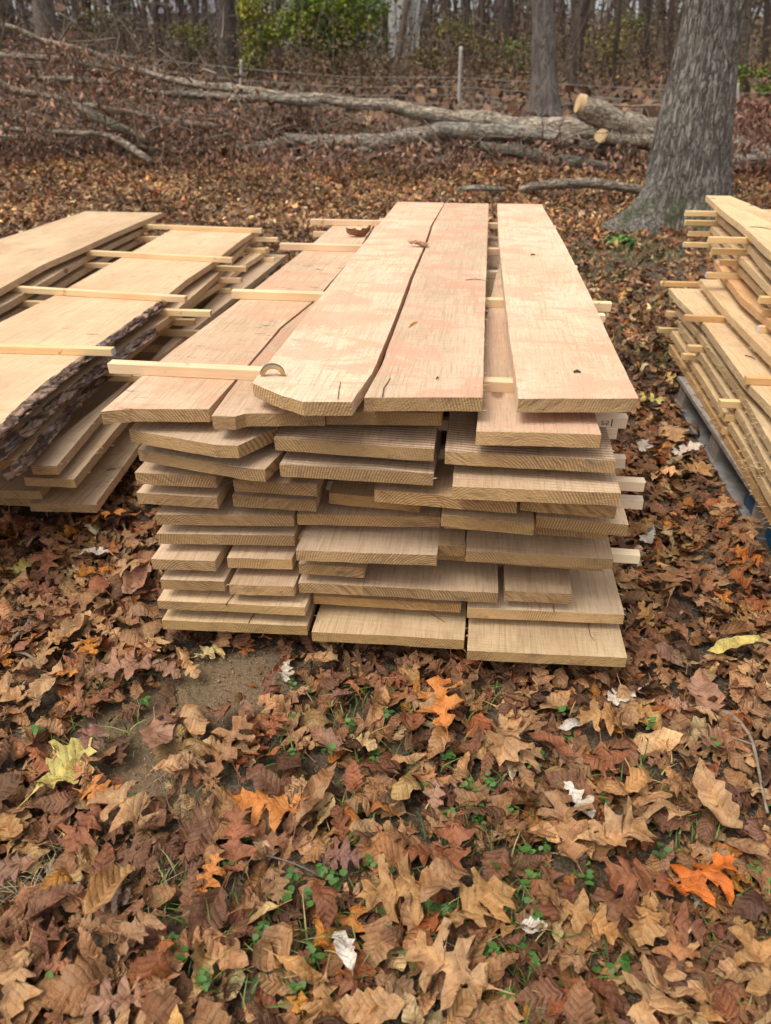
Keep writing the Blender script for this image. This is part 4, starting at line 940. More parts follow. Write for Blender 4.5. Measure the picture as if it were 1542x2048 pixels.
def leaf_template(kind, r, radial=3, curl=(0, 0, 0), stem=True, crump=1.0):
    rings = []
    L, Rr = outline(kind, r), outline(kind, r)
    V = []; UV = []; Fs = []
    cols = []
    bendx = r.uniform(-.12, .12)
    for sgn, S in ((-1, L), (1, Rr)):
        prevt = 0; base = len(V)
        for (x, y) in S:
            t = min(max(prevt, y-.42*x), 1.0); prevt = t
            for q in range(radial+1):
                f = q/radial; V.append([sgn*x*f, t+(y-t)*f]); UV.append((sgn*x*f, t+(y-t)*f))
        n = len(S); w = radial+1
        for i in range(n-1):
            for q in range(radial):
                a = base+i*w+q; f = (a, a+1, a+w+1, a+w); Fs.append(f if sgn > 0 else f[::-1])
    if stem:
        b = len(V); sx = r.uniform(-.05, .05); V += [[-.007, .02], [.007, .02], [sx+.005, -.22], [sx-.005, -.22]]; UV += [(0, 0)]*4; Fs.append((b, b+3, b+2, b+1))
    V = np.array(V); UV = np.array(UV)
    cx, cy, fold = curl
    X, Y = V[:, 0].copy(), V[:, 1].copy()
    X += bendx*(Y-.5)**2
    Z = fold*np.abs(X)
    p1, p2, p3 = r.uniform(0, 6, 3)
    rf = r.uniform(12, 22)
    Z += crump*(.05*np.sin(6*X+p3+4*Y)+.035*np.sin(11*Y-7*X+p2)+.02*np.sin(23*X+15*Y+p1))
    Z += (r.uniform(.0, .036)*np.sin(rf*Y+p1-np.abs(X)*9)*np.abs(X)*3.0)+.012*np.sin(9*X+p2)*np.sin(8*Y+p3)+.02*np.sin(5*Y+p3)
    # roll across
    if abs(cx) > .05:
        k = cx; nx = np.sin(k*X)/k; nz = (1-np.cos(k*X))/k
        X, Z = nx-Z*np.sin(k*X)*.5, nz+Z*np.cos(k*X)
    if abs(cy) > .05:
        k = cy; yy = Y-.5; ny = np.sin(k*yy)/k; nz = (1-np.cos(k*yy))/k
        Y, Z = ny-Z*np.sin(k*yy), nz+Z*np.cos(k*yy)
    else: Y = Y-.5
    Z = Z-Z.min()
    return np.stack([X, Y, Z], 1), np.array(Fs), UV
def make_set(kinds, nvar, radial):
    T = []
    for kd, w in kinds:
        for i in range(nvar):
            strong = rng.random() < .55
            if kd in ('oval', 'narrow', 'wide'): c = (rng.uniform(1.5, 5.5)*rng.choice((-1, 1)) if strong else rng.uniform(-2.2, 2.2), rng.uniform(-2.6, 2.6) if strong else rng.uniform(-1.3, 1.3), rng.uniform(-.5, .6))
            else: c = (rng.uniform(-3, 3) if strong else rng.uniform(-1.2, 1.2), rng.uniform(-1.7, 1.7), rng.uniform(-.35, .4))
            T.append((kd, w/nvar, leaf_template(kd, rng, radial, c)))
    return T
KN = [('red_oak', .27), ('broad_oak', .10), ('white_oak', .05), ('oval', .36), ('wide', .10), ('narrow', .12)]
T_NEAR = make_set(KN, 9, 4); T_MID = make_set(KN, 5, 1)
def rotmat(yaw, tx, ty):
    cz, sz = np.cos(yaw), np.sin(yaw); cx, sx = np.cos(tx), np.sin(tx); cy, sy = np.cos(ty), np.sin(ty)
    n = len(yaw); Rz = np.zeros((n, 3, 3)); Rz[:, 0, 0] = cz; Rz[:, 0, 1] = -sz; Rz[:, 1, 0] = sz; Rz[:, 1, 1] = cz; Rz[:, 2, 2] = 1
    Rx = np.zeros((n, 3, 3)); Rx[:, 0, 0] = 1; Rx[:, 1, 1] = cx; Rx[:, 1, 2] = -sx; Rx[:, 2, 1] = sx; Rx[:, 2, 2] = cx
    Ry = np.zeros((n, 3, 3)); Ry[:, 1, 1] = 1; Ry[:, 0, 0] = cy; Ry[:, 0, 2] = sy; Ry[:, 2, 0] = -sy; Ry[:, 2, 2] = cy
    return Rz@Rx@Ry
PAL = np.array([(.235, .118, .055), (.30, .165, .08), (.165, .078, .04), (.38, .225, .105), (.105, .052, .030), (.30, .105, .035), (.20, .085, .048), (.42, .285, .155), (.135, .072, .052), (.48, .39, .28), (.40, .16, .03)])
PW = np.array([.25, .20, .14, .12, .11, .06, .03, .05, .0, .008, .022]); PW = PW/PW.sum()
def scatter(name, xy, size, T, zoff, tilt, colors, kinds_idx=None, flat=False):
    """one mesh of many leaves"""
    n = len(xy); w = np.array([t[1] for t in T]); w /= w.sum(); idx = rng.choice(len(T), n, p=w) if kinds_idx is None else kinds_idx
    Vs = []; Fs = []; Cs = []; Us = []; off = 0
    Rm = rotmat(rng.uniform(0, 6.283, n), rng.normal(0, tilt, n), rng.normal(0, tilt, n))
    for k in range(len(T)):
        sel = np.nonzero(idx == k)[0]
        if not len(sel): continue
        v, f, u = T[k][2]; m = len(v)
        vc = v-np.array([0, 0, v[:, 2].mean()])
        vv = np.einsum('nij,mj->nmi', Rm[sel], vc)*size[sel][:, None, None]
        lo = vv[:, :, 2].min(1); vv[:, :, 2] -= (lo*.75)[:, None]
        vv[:, :, 0] += xy[sel, 0][:, None]; vv[:, :, 1] += xy[sel, 1][:, None]
        vv[:, :, 2] += (gz(xy[sel, 0], xy[sel, 1])+zoff[sel])[:, None]
        Vs.append(vv.reshape(-1, 3)); Fs.append((f[None]+(off+np.arange(len(sel))*m)[:, None, None]).reshape(-1, 4)); off += m*len(sel)
        Cs.append(np.repeat(colors[sel], m, 0)); Us.append(np.tile(u, (len(sel), 1)))
    return nmesh(name, np.concatenate(Vs), np.concatenate(Fs), np.concatenate(Cs), np.concatenate(Us))
def pick_colors(n, jit=.16):
    c = PAL[rng.choice(len(PAL), n, p=PW)]*np.exp(rng.normal(0, jit, (n, 1)))*np.exp(rng.normal(0, .05, (n, 3)))*np.array([1.02, 1.0, .94]); return c
def in_view(x, y, m=1.3):
    dx = x*_r[0]+y*_r[1]; dz = x*_f[0]+y*_f[1]+(0-H)*_f[2]; return (dz > -.1) & (np.abs(dx) < dz*.56+m)
def sample(n, x0, x1, y0, y1):
    p = np.stack([rng.uniform(x0, x1, n), rng.uniform(y0, y1, n)], 1); return p[in_view(p[:, 0], p[:, 1])]
def clear(p):   # keep leaves out of the stacked wood
    x, y = p[:, 0], p[:, 1]
    a = (x > -.62) & (x < .30) & (y > 1.5) & (y < 3.6); b = (x < -1.35) & (y > 1.9) & (y < 4.6) & (x > -2.5); c = (x > .90) & (y > 1.4) & (y < 3.15)
    return ~(a | b | c)

# near litter
p = sample(18500, -3.2, 3.2, -.35, 3.0); p = p[clear(p)]
keep = rng.random(len(p)) > bare(p[:, 0], p[:, 1])*.97; p = p[keep]
sz = rng.uniform(.045, .115, len(p)); zo = rng.uniform(-.004, .020, len(p))
me = scatter('leaf_litter', p, sz, T_NEAR, zo, .30, pick_colors(len(p)))
tag(link('leaf_litter', me, M_LEAF), 'thick carpet of brown curled fallen leaves around the wood piles', 'fallen leaves', kind='stuff')
p = sample(30000, -1.1, .2, .4, 1.5); p = p[rng.random(len(p)) < bare(p[:, 0], p[:, 1])]; n = len(p); sz = rng.uniform(.0007, .0021, n)*np.exp(rng.normal(0, .3, n))
oc = np.array([(1, 0, 0), (0, 1, 0), (-1, 0, 0), (0, -1, 0), (0, 0, 1), (0, 0, -1)], float); of = np.array([(0, 1, 4), (1, 2, 4), (2, 3, 4), (3, 0, 4), (1, 0, 5), (2, 1, 5), (3, 2, 5), (0, 3, 5)])
V = (oc[None]*(1+rng.uniform(-.35, .35, (n, 6, 1))))*sz[:, None, None]; V[:, :, 0] += p[:, 0:1]; V[:, :, 1] += p[:, 1:2]; V[:, :, 2] += 0.001+.004*rng.random((n, 1))
me = nmesh('soil_crumbs', V.reshape(-1, 3), (of[None]+(np.arange(n)*6)[:, None, None]).reshape(-1, 3), np.repeat(np.array([(.27, .185, .105)])*np.exp(rng.normal(0, .3, (n, 1))), 6, 0), smooth=False)
tag(link('soil_crumbs', me, M_BRUSH), 'crumbs and clods of sandy brown soil on the bare patch', 'soil', kind='stuff')
# small crumbs between them
p = sample(9500, -2.6, 2.6, .0, 3.2); p = p[clear(p)]; p = p[rng.random(len(p)) > bare(p[:, 0], p[:, 1])*.8]
me = scatter('leaf_crumbs', p, rng.uniform(.018, .05, len(p)), T_MID, rng.uniform(-.004, .012, len(p)), .5, pick_colors(len(p))*.8)
tag(link('leaf_crumbs', me, M_LEAF), 'crumbled bits of dead leaves between the larger leaves', 'leaf crumbs', kind='stuff')
# middle and far litter
tq = gat(1262, 520); p = sample(84000, -8, 8, 3.0, 9.5); p = p[clear(p)]; p = p[rng.random(len(p)) > .88*np.exp(-(((p[:, 0]-tq[0])/.42)**2+((p[:, 1]-tq[1])/.5)**2))]; me = scatter('leaf_litter_behind', p, rng.uniform(.04, .095, len(p)), T_MID, rng.uniform(-.004, .04, len(p)), .45, pick_colors(len(p), .3)*1.08*np.exp(.35*np.sin(p[:, 0:1]*2.3+np.sin(p[:, 1:2]*1.7))*np.sin(p[:, 1:2]*2.9+1))*np.where(rng.random((len(p), 1)) < .06, 1.8, 1.0)*np.array([1.0, 1.12, 1.2]))
tag(link('leaf_litter_behind', me, M_LEAF), 'carpet of russet fallen leaves between the piles and the brush heap', 'fallen leaves', kind='stuff')

# individual leaves that catch the eye
C_ = dict(yellow=(.50, .42, .13), orange=(.50, .20, .05), tan=(.42, .25, .12), rust=(.26, .10, .045), pink=(.33, .18, .11), pale=(.60, .54, .45), grey=(.45, .41, .35), brown=(.31, .17, .08), purple=(.22, .11, .08), red=(.55, .15, .025), gold=(.38, .21, .08), dark=(.20, .095, .05))
GLF = 'single fallen leaves lying on the litter in front'
SPECIAL = [
 (150, 1545, 150, 'broad_oak', 'yellow', 20, 'yellow green lobed leaf with a long stem in the left foreground'),
 (145, 1362, 68, 'red_oak', 'orange', 100, 'small bright orange oak leaf beside the bare soil at the left'),
 (262, 1352, 118, 'red_oak', 'pink', 250, 'dusty pinkish brown oak leaf on the bare soil'),
 (38, 1397, 105, 'white_oak', 'tan', 285, 'tan lobed leaf cut by the left border above the yellow leaf'),
 (108, 1380, 92, 'oval', 'tan', 200, 'oval ribbed tan leaf next to the small orange leaf'),
 (170, 1272, 80, 'wide', 'tan', 190, 'broad oval ribbed leaf standing at the edge of the bare soil'),
 (128, 1288, 64, 'broad_oak', 'gold', 40, 'orange tan leaf tucked under the broad oval leaf'),
 (885, 1420, 108, 'red_oak', 'orange', 350, 'orange oak leaf right of centre below the pile'),
 (1003, 1497, 118, 'broad_oak', 'tan', 190, 'light tan oak leaf below and right of the orange one'),
 (1150, 1607, 78, 'white_oak', 'pale', 150, 'small whitish lobed leaf lying on brown leaves'),
 (1243, 1402, 72, 'white_oak', 'pale', 235, 'pale silvery leaf near the right front corner of the pile'),
 (1142, 1466, 76, 'narrow', 'grey', 240, 'narrow silvery grey curled leaf left of the pale silvery leaf'),
 (576, 1352, 58, 'white_oak', 'pale', 170, 'small pale leaf in the gap under the middle bottom board'),
 (1385, 1765, 165, 'red_oak', 'red', 60, 'brilliant orange red oak leaf in the right foreground'),
 (800, 1787, 142, 'red_oak', 'gold', 250, 'golden tan oak leaf with pointed lobes in the lower middle'),
 (955, 1825, 140, 'broad_oak', 'gold', 60, 'smooth brown oak leaf overlapping an oval leaf in the lower middle'),
 (893, 1790, 120, 'oval', 'brown', 40, 'ribbed oval brown leaf between two oak leaves in the lower middle'),
 (1255, 1772, 140, 'red_oak', 'rust', 260, 'reddish brown oak leaf just left of the brilliant red one'),
 (1305, 1620, 120, 'red_oak', 'tan', 150, 'light tan pointed oak leaf right of the whitish leaf'),
 (1225, 1692, 150, 'broad_oak', 'tan', 80, 'large flat tan oak leaf with a pale mid rib'),
 (1412, 1602, 150, 'oval', 'tan', 340, 'long folded ribbed tan leaf at the right'),
 (895, 1932, 165, 'red_oak', 'tan', 290, 'tan oak leaf with long finger lobes near the bottom'),
 (1172, 1848, 108, 'red_oak', 'gold', 110, 'honey brown oak leaf above the large bottom leaf'),
 (1272, 1852, 96, 'broad_oak', 'gold', 200, 'yellowish tan oak leaf right of the honey brown one'),
 (1290, 1990, 205, 'red_oak', 'tan', 30, 'very large tan oak leaf at the bottom right'),
 (1498, 1935, 190, 'red_oak', 'gold', 330, 'large brown oak leaf cut by the right border near the bottom'),
 (548, 1622, 128, 'red_oak', 'orange', 265, 'orange brown oak leaf left of centre in the foreground'),
 (482, 1690, 118, 'red_oak', 'rust', 350, 'upright reddish oak leaf with narrow waist'),
 (433, 1755, 74, 'red_oak', 'orange', 10, 'small orange oak leaf below the upright reddish one'),
 (265, 1640, 128, 'red_oak', 'tan', 290, 'tan oak leaf with drooping lobes at the left'),
 (195, 1665, 104, 'broad_oak', 'rust', 200, 'rusty oak leaf beside the drooping tan one'),
 (215, 1600, 92, 'red_oak', 'orange', 100, 'yellow orange oak leaf tip above the rusty leaf'),
 (243, 1790, 104, 'wide', 'gold', 20, 'crumpled yellowish leaf on soil at the lower left'),
 (688, 1905, 80, 'oval', 'pale', 330, 'whitish pink curled leaf in the lower middle left'),
 (1064, 1856, 44, 'wide', 'pale', 90, 'tiny white leaf scrap between brown leaves at the bottom'),
 (818, 1352, 78, 'oval', 'gold', 10, 'curled golden leaf just below the middle bottom board'),
 (922, 1335, 72, 'red_oak', 'rust', 5, 'rusty leaf leaning against the bottom board corner'),
 (905, 1705, 104, 'red_oak', 'rust', 175, 'rust coloured oak leaf in the middle of the foreground'),
 (120, 1135, 90, 'red_oak', 'rust', 160, 'rusty oak leaf left of the pile front'),
 (275, 1150, 100, 'red_oak', 'tan', 120, 'tan oak leaf against the left corner of the pile'),
 (285, 1180, 80, 'wide', 'pink', 190, 'pinkish round leaf with pin holes near the left corner of the pile'),
 (202, 1122, 56, 'white_oak', 'pale', 80, 'cream coloured thin lobed leaf left of the pile'),
 (220, 1062, 118, 'red_oak', 'orange', 60, 'big deep orange leaf in the gap between left and central pile'),
 (88, 1090, 78, 'red_oak', 'purple', 110, 'purplish brown leaf under the front of the left pile'),
 (52, 1150, 56, 'broad_oak', 'yellow', 60, 'small dull yellow leaf beside the rusty oak leaf'),
 (40, 1075, 104, 'red_oak', 'rust', 250, 'wide rusty leaf in the shade of the left pile'),
 (1278, 905, 74, 'white_oak', 'grey', 200, 'greyish pale leaf on the ground beside the upper strip ends'),
 (1335, 880, 66, 'broad_oak', 'tan', 170, 'light brown oak leaf between the central pile and the pallet'),
 (1288, 1088, 50, 'oval', 'grey', 30, 'small grey curled leaf right of the seventh layer corner'),
 (1385, 955, 80, 'broad_oak', 'gold', 60, 'golden brown oak leaf close to the pallet'),
 (1372, 915, 84, 'white_oak', 'pale', 250, 'pale leaf with neat lobes by the pallet'),
 (1450, 1312, 92, 'narrow', 'yellow', 250, 'slender yellow leaf at the right of the front corner'),
 (1287, 815, 52, 'red_oak', 'yellow', 100, 'yellow green small leaf beside the rightmost top board'),
 (1340, 1180, 110, 'broad_oak', 'brown', 20, 'flat brown oak leaf right of the pile near the lowest strip'),
 (1195, 1455, 84, 'red_oak', 'gold', 270, 'folded orange brown leaf below the silvery leaf'),
 (1395, 1400, 86, 'wide', 'pink', 0, 'pinkish upright ribbed leaf at the right below the corner'),
 (1090, 1500, 80, 'oval', 'rust', 300, 'dark red brown oval leaf near the light tan oak leaf'),
 (1120, 1660, 150, 'red_oak', 'brown', 350, 'large brown leaf with a bent tip below the whitish leaf'),
 (640, 1590, 120, 'narrow', 'brown', 20, 'long arching brown leaf right of the orange brown oak leaf'),
 (330, 1490, 96, 'wide', 'pink', 150, 'rosy ribbed oval leaf in the left middle foreground'),
 (375, 1545, 84, 'oval', 'tan', 60, 'light tan wrinkled oval leaf lying diagonally'),
 (470, 1505, 120, 'red_oak', 'brown', 20, 'brown oak leaf curling upward left of centre'),
 (780, 1585, 80, 'oval', 'brown', 100, 'brown oval leaf in the centre of the foreground'),
 (60, 1960, 120, 'broad_oak', 'tan', 170, 'pale tan crinkled leaf at the lower left corner'),
 (250, 2000, 110, 'red_oak', 'pink', 250, 'pinkish veined leaf at the bottom left'),
 (740, 2010, 120, 'oval', 'tan', 260, 'broad tan leaf curled over at the bottom centre'),
 (40, 1660, 90, 'oval', 'gold', 320, 'gold brown oval leaf at the left border in the foreground'),
 (20, 1330, 60, 'red_oak', 'orange', 300, 'bright orange leaf at the left border above the tan lobed leaf'),
 (5, 1525, 64, 'red_oak', 'orange', 0, 'orange leaf tip at the left border beside the yellow leaf'),
]
byk = {}
for i, t in enumerate(T_NEAR): byk.setdefault(t[0], []).append(i)
tmesh = {}
def tmpl_mesh(i, T=T_NEAR):
    if i not in tmesh:
        v, f, u = T[i][2]; tmesh[i] = nmesh('fallen_leaf', v, f, np.ones(3), u); tmesh[i].materials.append(M_LEAF)
    return tmesh[i]
flatT = []
for kd in ('red_oak', 'broad_oak', 'white_oak', 'oval', 'wide', 'narrow'):
    for i in range(4):
        flatT.append((kd, 1, leaf_template(kd, rng, 4, (rng.uniform(.6, 2.2)*rng.choice((-1, 1)) if 'oak' in kd else rng.uniform(1.5, 3.6), rng.uniform(-1.5, .8), rng.uniform(-.3, .4)), crump=1.1)))
fm = {}
for i, t in enumerate(flatT):
    v, f, u = t[2]; me = nmesh('fallen_leaf', v, f, np.ones(3), u); me.materials.append(M_LEAF); fm.setdefault(t[0], []).append(me)
for n_, (px, py, s, kd, c, rot, lb) in enumerate(SPECIAL):
    p = gat(px, py+s*.05); q = gat(px+s/2, py); w = abs(q[0]-p[0])*2*1.1
    me = random.choice(fm[kd]); o = bpy.data.objects.new('fallen_leaf', me); col.objects.link(o)
    zz = .034+.006*random.random()
    if py < 1360 and 300 < px < 1260: zz = .03
    o.location = (p[0], p[1]-zz*.5, p[2]+zz); w = min(w*1.12, .15); o.scale = (w, w, w)
    o.rotation_euler = (random.uniform(-.15, .25), random.uniform(-.2, .2), R(-rot)); o.color = (*C_[c], 1)
    tag(o, lb, 'leaf', GLF)
# more single leaves, nearest first
CN = {'tan': 'tan', 'brown': 'brown', 'rust': 'rusty', 'dark': 'dark brown', 'gold': 'golden brown', 'pink': 'pinkish brown', 'purple': 'purplish brown'}
KNM = {'red_oak': 'pointed oak leaf', 'broad_oak': 'broad oak leaf', 'white_oak': 'round lobed oak leaf', 'oval': 'curled oval leaf', 'wide': 'crumpled broad leaf', 'narrow': 'narrow curled leaf'}
cnt = 0; pts = []
while cnt < 225:
    x, y = rng.uniform(-1.2, 1.2), rng.uniform(.38, 1.5); d = float(np.array([x, y, -H])@_f); px = 771+F*float(np.array([x, y, -H])@_r)/d; py = 1024-F*float(np.array([x, y, -H])@_u)/d
    if not (-30 < px < 1570 and 1030 < py < 2090) or (-.72 < x < .4 and y > 1.28) or rng.random() < bare(x, y)*1.2 or x < -1.1 and y > 1.6: continue
    if any((x-a)**2+(y-b)**2 < .045**2 for a, b in pts): continue
    pts.append((x, y)); cnt += 1
    i = int(rng.choice(len(T_NEAR))); kd = T_NEAR[i][0]; c = str(rng.choice(['tan', 'brown', 'rust', 'dark', 'gold', 'pink', 'purple'], p=[.17, .36, .16, .19, .05, .05, .02]))
    o = bpy.data.objects.new('fallen_leaf', tmpl_mesh(i)); col.objects.link(o); s = rng.uniform(.06, .108)
    o.location = (x, y, .024+.010*rng.random()); o.scale = (s, s, s); o.rotation_euler = (rng.normal(0, .25), rng.normal(0, .25), rng.uniform(0, 6.28))
    k = float(np.exp(rng.normal(0, .12))); o.color = (*(v*k*.88 for v in C_[c]), 1)
    hz = 'left' if px < 514 else 'middle' if px < 1028 else 'right'; vt = 'beside the pile front' if py < 1400 else 'in the mid foreground' if py < 1720 else 'at the bottom'
    tag(o, '%s %s %s, %s third' % (CN[c], KNM[kd], vt, hz), 'leaf', 'ordinary fallen leaves, %s %s %s' % (kd.replace('_', ' '), hz, vt))

# ------------------------------------------------------------------ grass, weeds, twigs on the ground
def blades(name, spots, nper, h, colr, w=.0022, spread=.03):
    V = []; Fs = []; Cc = []
    for (x, y) in spots:
        for _ in range(nper):
            bx, by = x+random.gauss(0, spread), y+random.gauss(0, spread); a = random.uniform(0, 6.28); L = h*random.uniform(.4, 1.3); ln = random.uniform(.3, 1.4)
            z0 = float(gz(bx, by)); ca, sa = math.cos(a), math.sin(a); j = len(V); c = np.array(colr)*random.uniform(.6, 1.3)
            if random.random() < .12: c = np.array((.42, .36, .14))
            for k in range(4):
                t = k/3; ww = w*(1-t*.9); o = ln*L*t*t; z = z0+.006+L*(t-.45*ln*t*t)
                V += [(bx+ca*o-sa*ww, by+sa*o+ca*ww, z), (bx+ca*o+sa*ww, by+sa*o-ca*ww, z)]; Cc += [c, c]
            for k in range(3): q = j+2*k; Fs.append((q, q+1, q+3, q+2))
    return nmesh(name, np.array(V), np.array(Fs), np.array(Cc))
def gp(px, py): p = gat(px, py); return (float(p[0]), float(p[1]))
gs = [gp(*q) for q in [(700, 1390), (690, 1420), (660, 1400), (800, 1440), (820, 1460), (700, 1640), (730, 1520), (760, 1680), (840, 1560), (1350, 1640), (1360, 1660), (1000, 1850), (870, 1860), (1010, 1780), (500, 1890), (430, 1830), (560, 1930), (720, 1880), (860, 1990), (1060, 2000), (640, 1880), (410, 1950), (200, 1370), (235, 1370), (160, 1495), (250, 1490), (1100, 1860), (1200, 1950), (1480, 1840), (1400, 1900), (740, 1770), (930, 1900), (1260, 1560), (980, 1400), (580, 1520), (1080, 1640), (330, 1760), (800, 1920)]]
gs2 = [gp(*q) for q in [(1270, 500), (1230, 495), (1200, 510), (1290, 520), (1330, 510), (1180, 560), (1250, 560), (1210, 600), (1290, 610), (1340, 700), (1330, 720), (1160, 520), (1300, 700), (1250, 470), (900, 400), (1100, 430)]]
tag(link('grass_tufts', blades('grass_tufts', gs, 16, .055, (.11, .17, .035)), M_GREEN), 'thin green grass blades poking through the leaves', 'grass', kind='stuff')
tag(link('grass_patch', blades('grass_patch', gs2*2, 60, .05, (.12, .16, .045), .003, .11), M_GREEN), 'patchy low grass at the foot of the large leaning tree', 'grass', kind='stuff')
dry = [gp(*q) for q in [(140, 1710), (150, 1715), (60, 1800), (300, 1750), (330, 1780), (90, 1765)]]
tag(link('dry_grass', blades('dry_grass', dry, 26, .05, (.42, .34, .18), .0012, .02), M_GREEN), 'wisps of dry straw on the bare soil at the left', 'straw', kind='stuff')
def weed_mesh(name, spots, nleaf, s, colr):
    V = []; Fs = []; Cc = []
    for (x, y) in spots:
        z0 = float(gz(x, y))
        for k in range(nleaf):
            a = random.uniform(0, 6.28); d = random.uniform(.2, 1.3)*s; cx, cy, cz = x+math.cos(a)*d, y+math.sin(a)*d, z0+.022+random.uniform(0, .022); r = s*random.uniform(.35, .8); j = len(V)
            c = np.array(colr)*random.uniform(.7, 1.35); V.append((cx, cy, cz)); Cc.append(c); m = 8; tx, ty = random.uniform(-.5, .5), random.uniform(-.5, .5)
            for q in range(m):
                an = a+2*math.pi*q/m; rr = r*(1.25 if q == 0 else .9); ex, ey = math.cos(an)*rr, math.sin(an)*rr*.8
                V.append((cx+ex, cy+ey, cz+ex*tx+ey*ty+.15*r*(q % 2))); Cc.append(c)
            for q in range(0, m, 2): Fs.append((j, j+1+q, j+1+(q+1) % m, j+1+(q+2) % m))
    return nmesh(name, np.array(V), np.array(Fs), np.array(Cc))
wp = [gp(*q) for q in [(740, 1745), (1065, 1780), (940, 1590), (895, 1650), (590, 1780), (1060, 1790), (410, 1985), (350, 1905), (460, 1740), (700, 1470), (585, 1390), (1190, 1690), (85, 1480), (1480, 1830), (1530, 1800), (820, 1360), (760, 1610), (700, 1700), (1500, 1760), (1050, 1730), (640, 1760), (980, 1760), (850, 1600), (1320, 1730), (920, 1960), (1130, 1980), (560, 1880), (1240, 1940), (660, 1520), (1020, 1640)]]
wp += [gp(random.gauss(850, 330), random.uniform(1420, 2040)) for _ in range(60)]
gs_ = [gp(random.gauss(850, 330), random.uniform(1400, 2040)) for _ in range(45)]
tag(link('grass_sprigs', blades('grass_sprigs', gs_, 9, .045, (.10, .17, .035)), M_GREEN), 'scattered single grass sprigs among the fallen leaves', 'grass', kind='stuff')
tag(link('green_weeds', weed_mesh('green_weeds', wp, 8, .011, (.07, .15, .03)), M_GREEN), 'small round green weed leaves scattered in the litter', 'weeds', kind='stuff')
wp2 = [gp(*q) for q in [(1215, 485), (1235, 488), (1250, 484), (1225, 495), (1260, 492)]]
o = link('weed_plant', weed_mesh('weed_plant', wp2, 16, .04, (.09, .22, .04)), M_GREEN); tag(o, 'bright green weed clump at the foot of the large leaning tree', 'weed')
def gtwig(lb, pts, r, color=(1, 1, 1)):
    P = []
    for x, y in pts:
        p = gat(x, y); P.append(Vector((p[0], p[1], p[2]+.036)))
    P2, R2 = resample(P, list(np.linspace(r, r*.5, len(P))), .02, .003, random.random()*9); v, f = tube(P2, R2, 7, .1); o = link('ground_twig', mesh('ground_twig', v, f, True), M_TWIG); o.color = (*color, 1); tag(o, lb, 'twig', 'twigs on the ground')
gtwig('grey bent twig on the soil left of the pile', [(75, 1240), (60, 1275), (35, 1300), (30, 1322), (60, 1330), (82, 1345)], .006, (1.5, 1.6, 1.5))
gtwig('branching grey twig at the right border of the foreground', [(1415, 1440), (1455, 1450), (1490, 1490), (1505, 1540), (1515, 1600), (1525, 1650)], .005, (1.7, 1.7, 1.7))
gtwig('side shoot of the grey twig at the right border', [(1410, 1482), (1450, 1498), (1495, 1512)], .003, (1.7, 1.7, 1.7))
gtwig('fine straight stem crossing leaves left of centre', [(300, 1530), (330, 1590), (345, 1640)], .002)
gtwig('fine dark stem lying across the lower middle leaves', [(500, 1730), (570, 1745), (640, 1775)], .002)

# things lying on the boards
def small_leaf(lb, px, py, z, size, kd, c, rot, curl, mat=M_LEAF, name='fallen_leaf', cat='leaf', tilt=0.):
    r = np.random.default_rng(int(px)); v, f, u = leaf_template(kd, r, 4, curl); me = nmesh(name, v, f, np.ones(3), u); me.materials.append(mat)
    o = bpy.data.objects.new(name, me); col.objects.link(o); p = at(px, py, z); o.location = (p[0], p[1], z+.001); o.scale = (size,)*3; o.rotation_euler = (tilt, 0, R(rot)); o.color = (*c, 1); tag(o, lb, cat)
small_leaf('curled brown dead leaf lying on the dusty board near the third strip', 722, 474, zt(11), .15, 'wide', (.22, .10, .05), 100, (4.5, 2.2, .4))
small_leaf('small torn dry leaf lying over the seam of two top boards', 834, 494, zt(12), .085, 'oval', (.38, .22, .12), 80, (5., .8, .3))
small_leaf('scrap of dry leaf at the far seam of the top boards', 848, 492, zt(12), .05, 'wide', (.50, .33, .2), 40, (4., 1.5, .3))
# curved bark crescent standing on the top board
p = at(546, 752, zt(12)); V = []; Fs = []; n = 18
for i in range(n):
    a = math.pi*(.04+.92*i/(n-1)); r = .020
    for (dr, dy) in ((-.0045, -.006), (.0042, -.006), (.0042, .006), (-.0045, .006)):
        V.append(((r+dr)*math.cos(a)*1.05, dy-.004*math.cos(a), (r+dr)*math.sin(a)*1.0))
Fi = [(i*4+0, i*4+3, i*4+7, i*4+4) for i in range(n-1)]; Fo = [(i*4+1, i*4+5, i*4+6, i*4+2) for i in range(n-1)]
Fe = [(i*4+0, i*4+4, i*4+5, i*4+1) for i in range(n-1)]+[(i*4+3, i*4+2, i*4+6, i*4+7) for i in range(n-1)]
Fs = Fi+Fo+Fe+[(0, 1, 2, 3), (n*4-1, n*4-2, n*4-3, n*4-4)]; mi = [0]*len(Fi)+[1]*len(Fo)+[0]*len(Fe)+[0, 0]
M_RIND = m_simple('dark_rind', (.05, .04, .035), (.10, .085, .08), 40, .5)
M_CORE = m_simple('tan_nut_shell', (.50, .34, .17), (.38, .24, .11), 60)
o = link('bark_crescent', mesh('bark_crescent', V, Fs, mi=mi), [M_CORE, M_RIND]); o.location = (p[0], p[1], zt(12)+.0012); o.rotation_euler = (0, 0, .35)
tag(o, 'dark rimmed curved shell piece on the front left corner of the top board', 'shell piece')
def chip(lb, px, py, z, L, rot, r=.0012, c=(.5, .35, .3), bend=.2, name='twig_bit'):
    p = at(px, py, z); P = [Vector((-L/2, 0, .0015)), Vector((0, L*bend*.3, .004)), Vector((L/2, 0, .0015))]; P2, R2 = resample(P, [r*.7, r, r*.5], .006); v, f = tube(P2, R2, 6, .1)
    o = link(name, mesh(name, v, f, True), M_TWIG); o.location = (p[0], p[1], z+.0008); o.rotation_euler = (0, 0, R(rot)); o.color = (*c, 1); tag(o, lb, 'twig', 'bits lying on the boards')
chip('thin curved twig bit on the middle top board', 950, 562, zt(12), .06, 5)
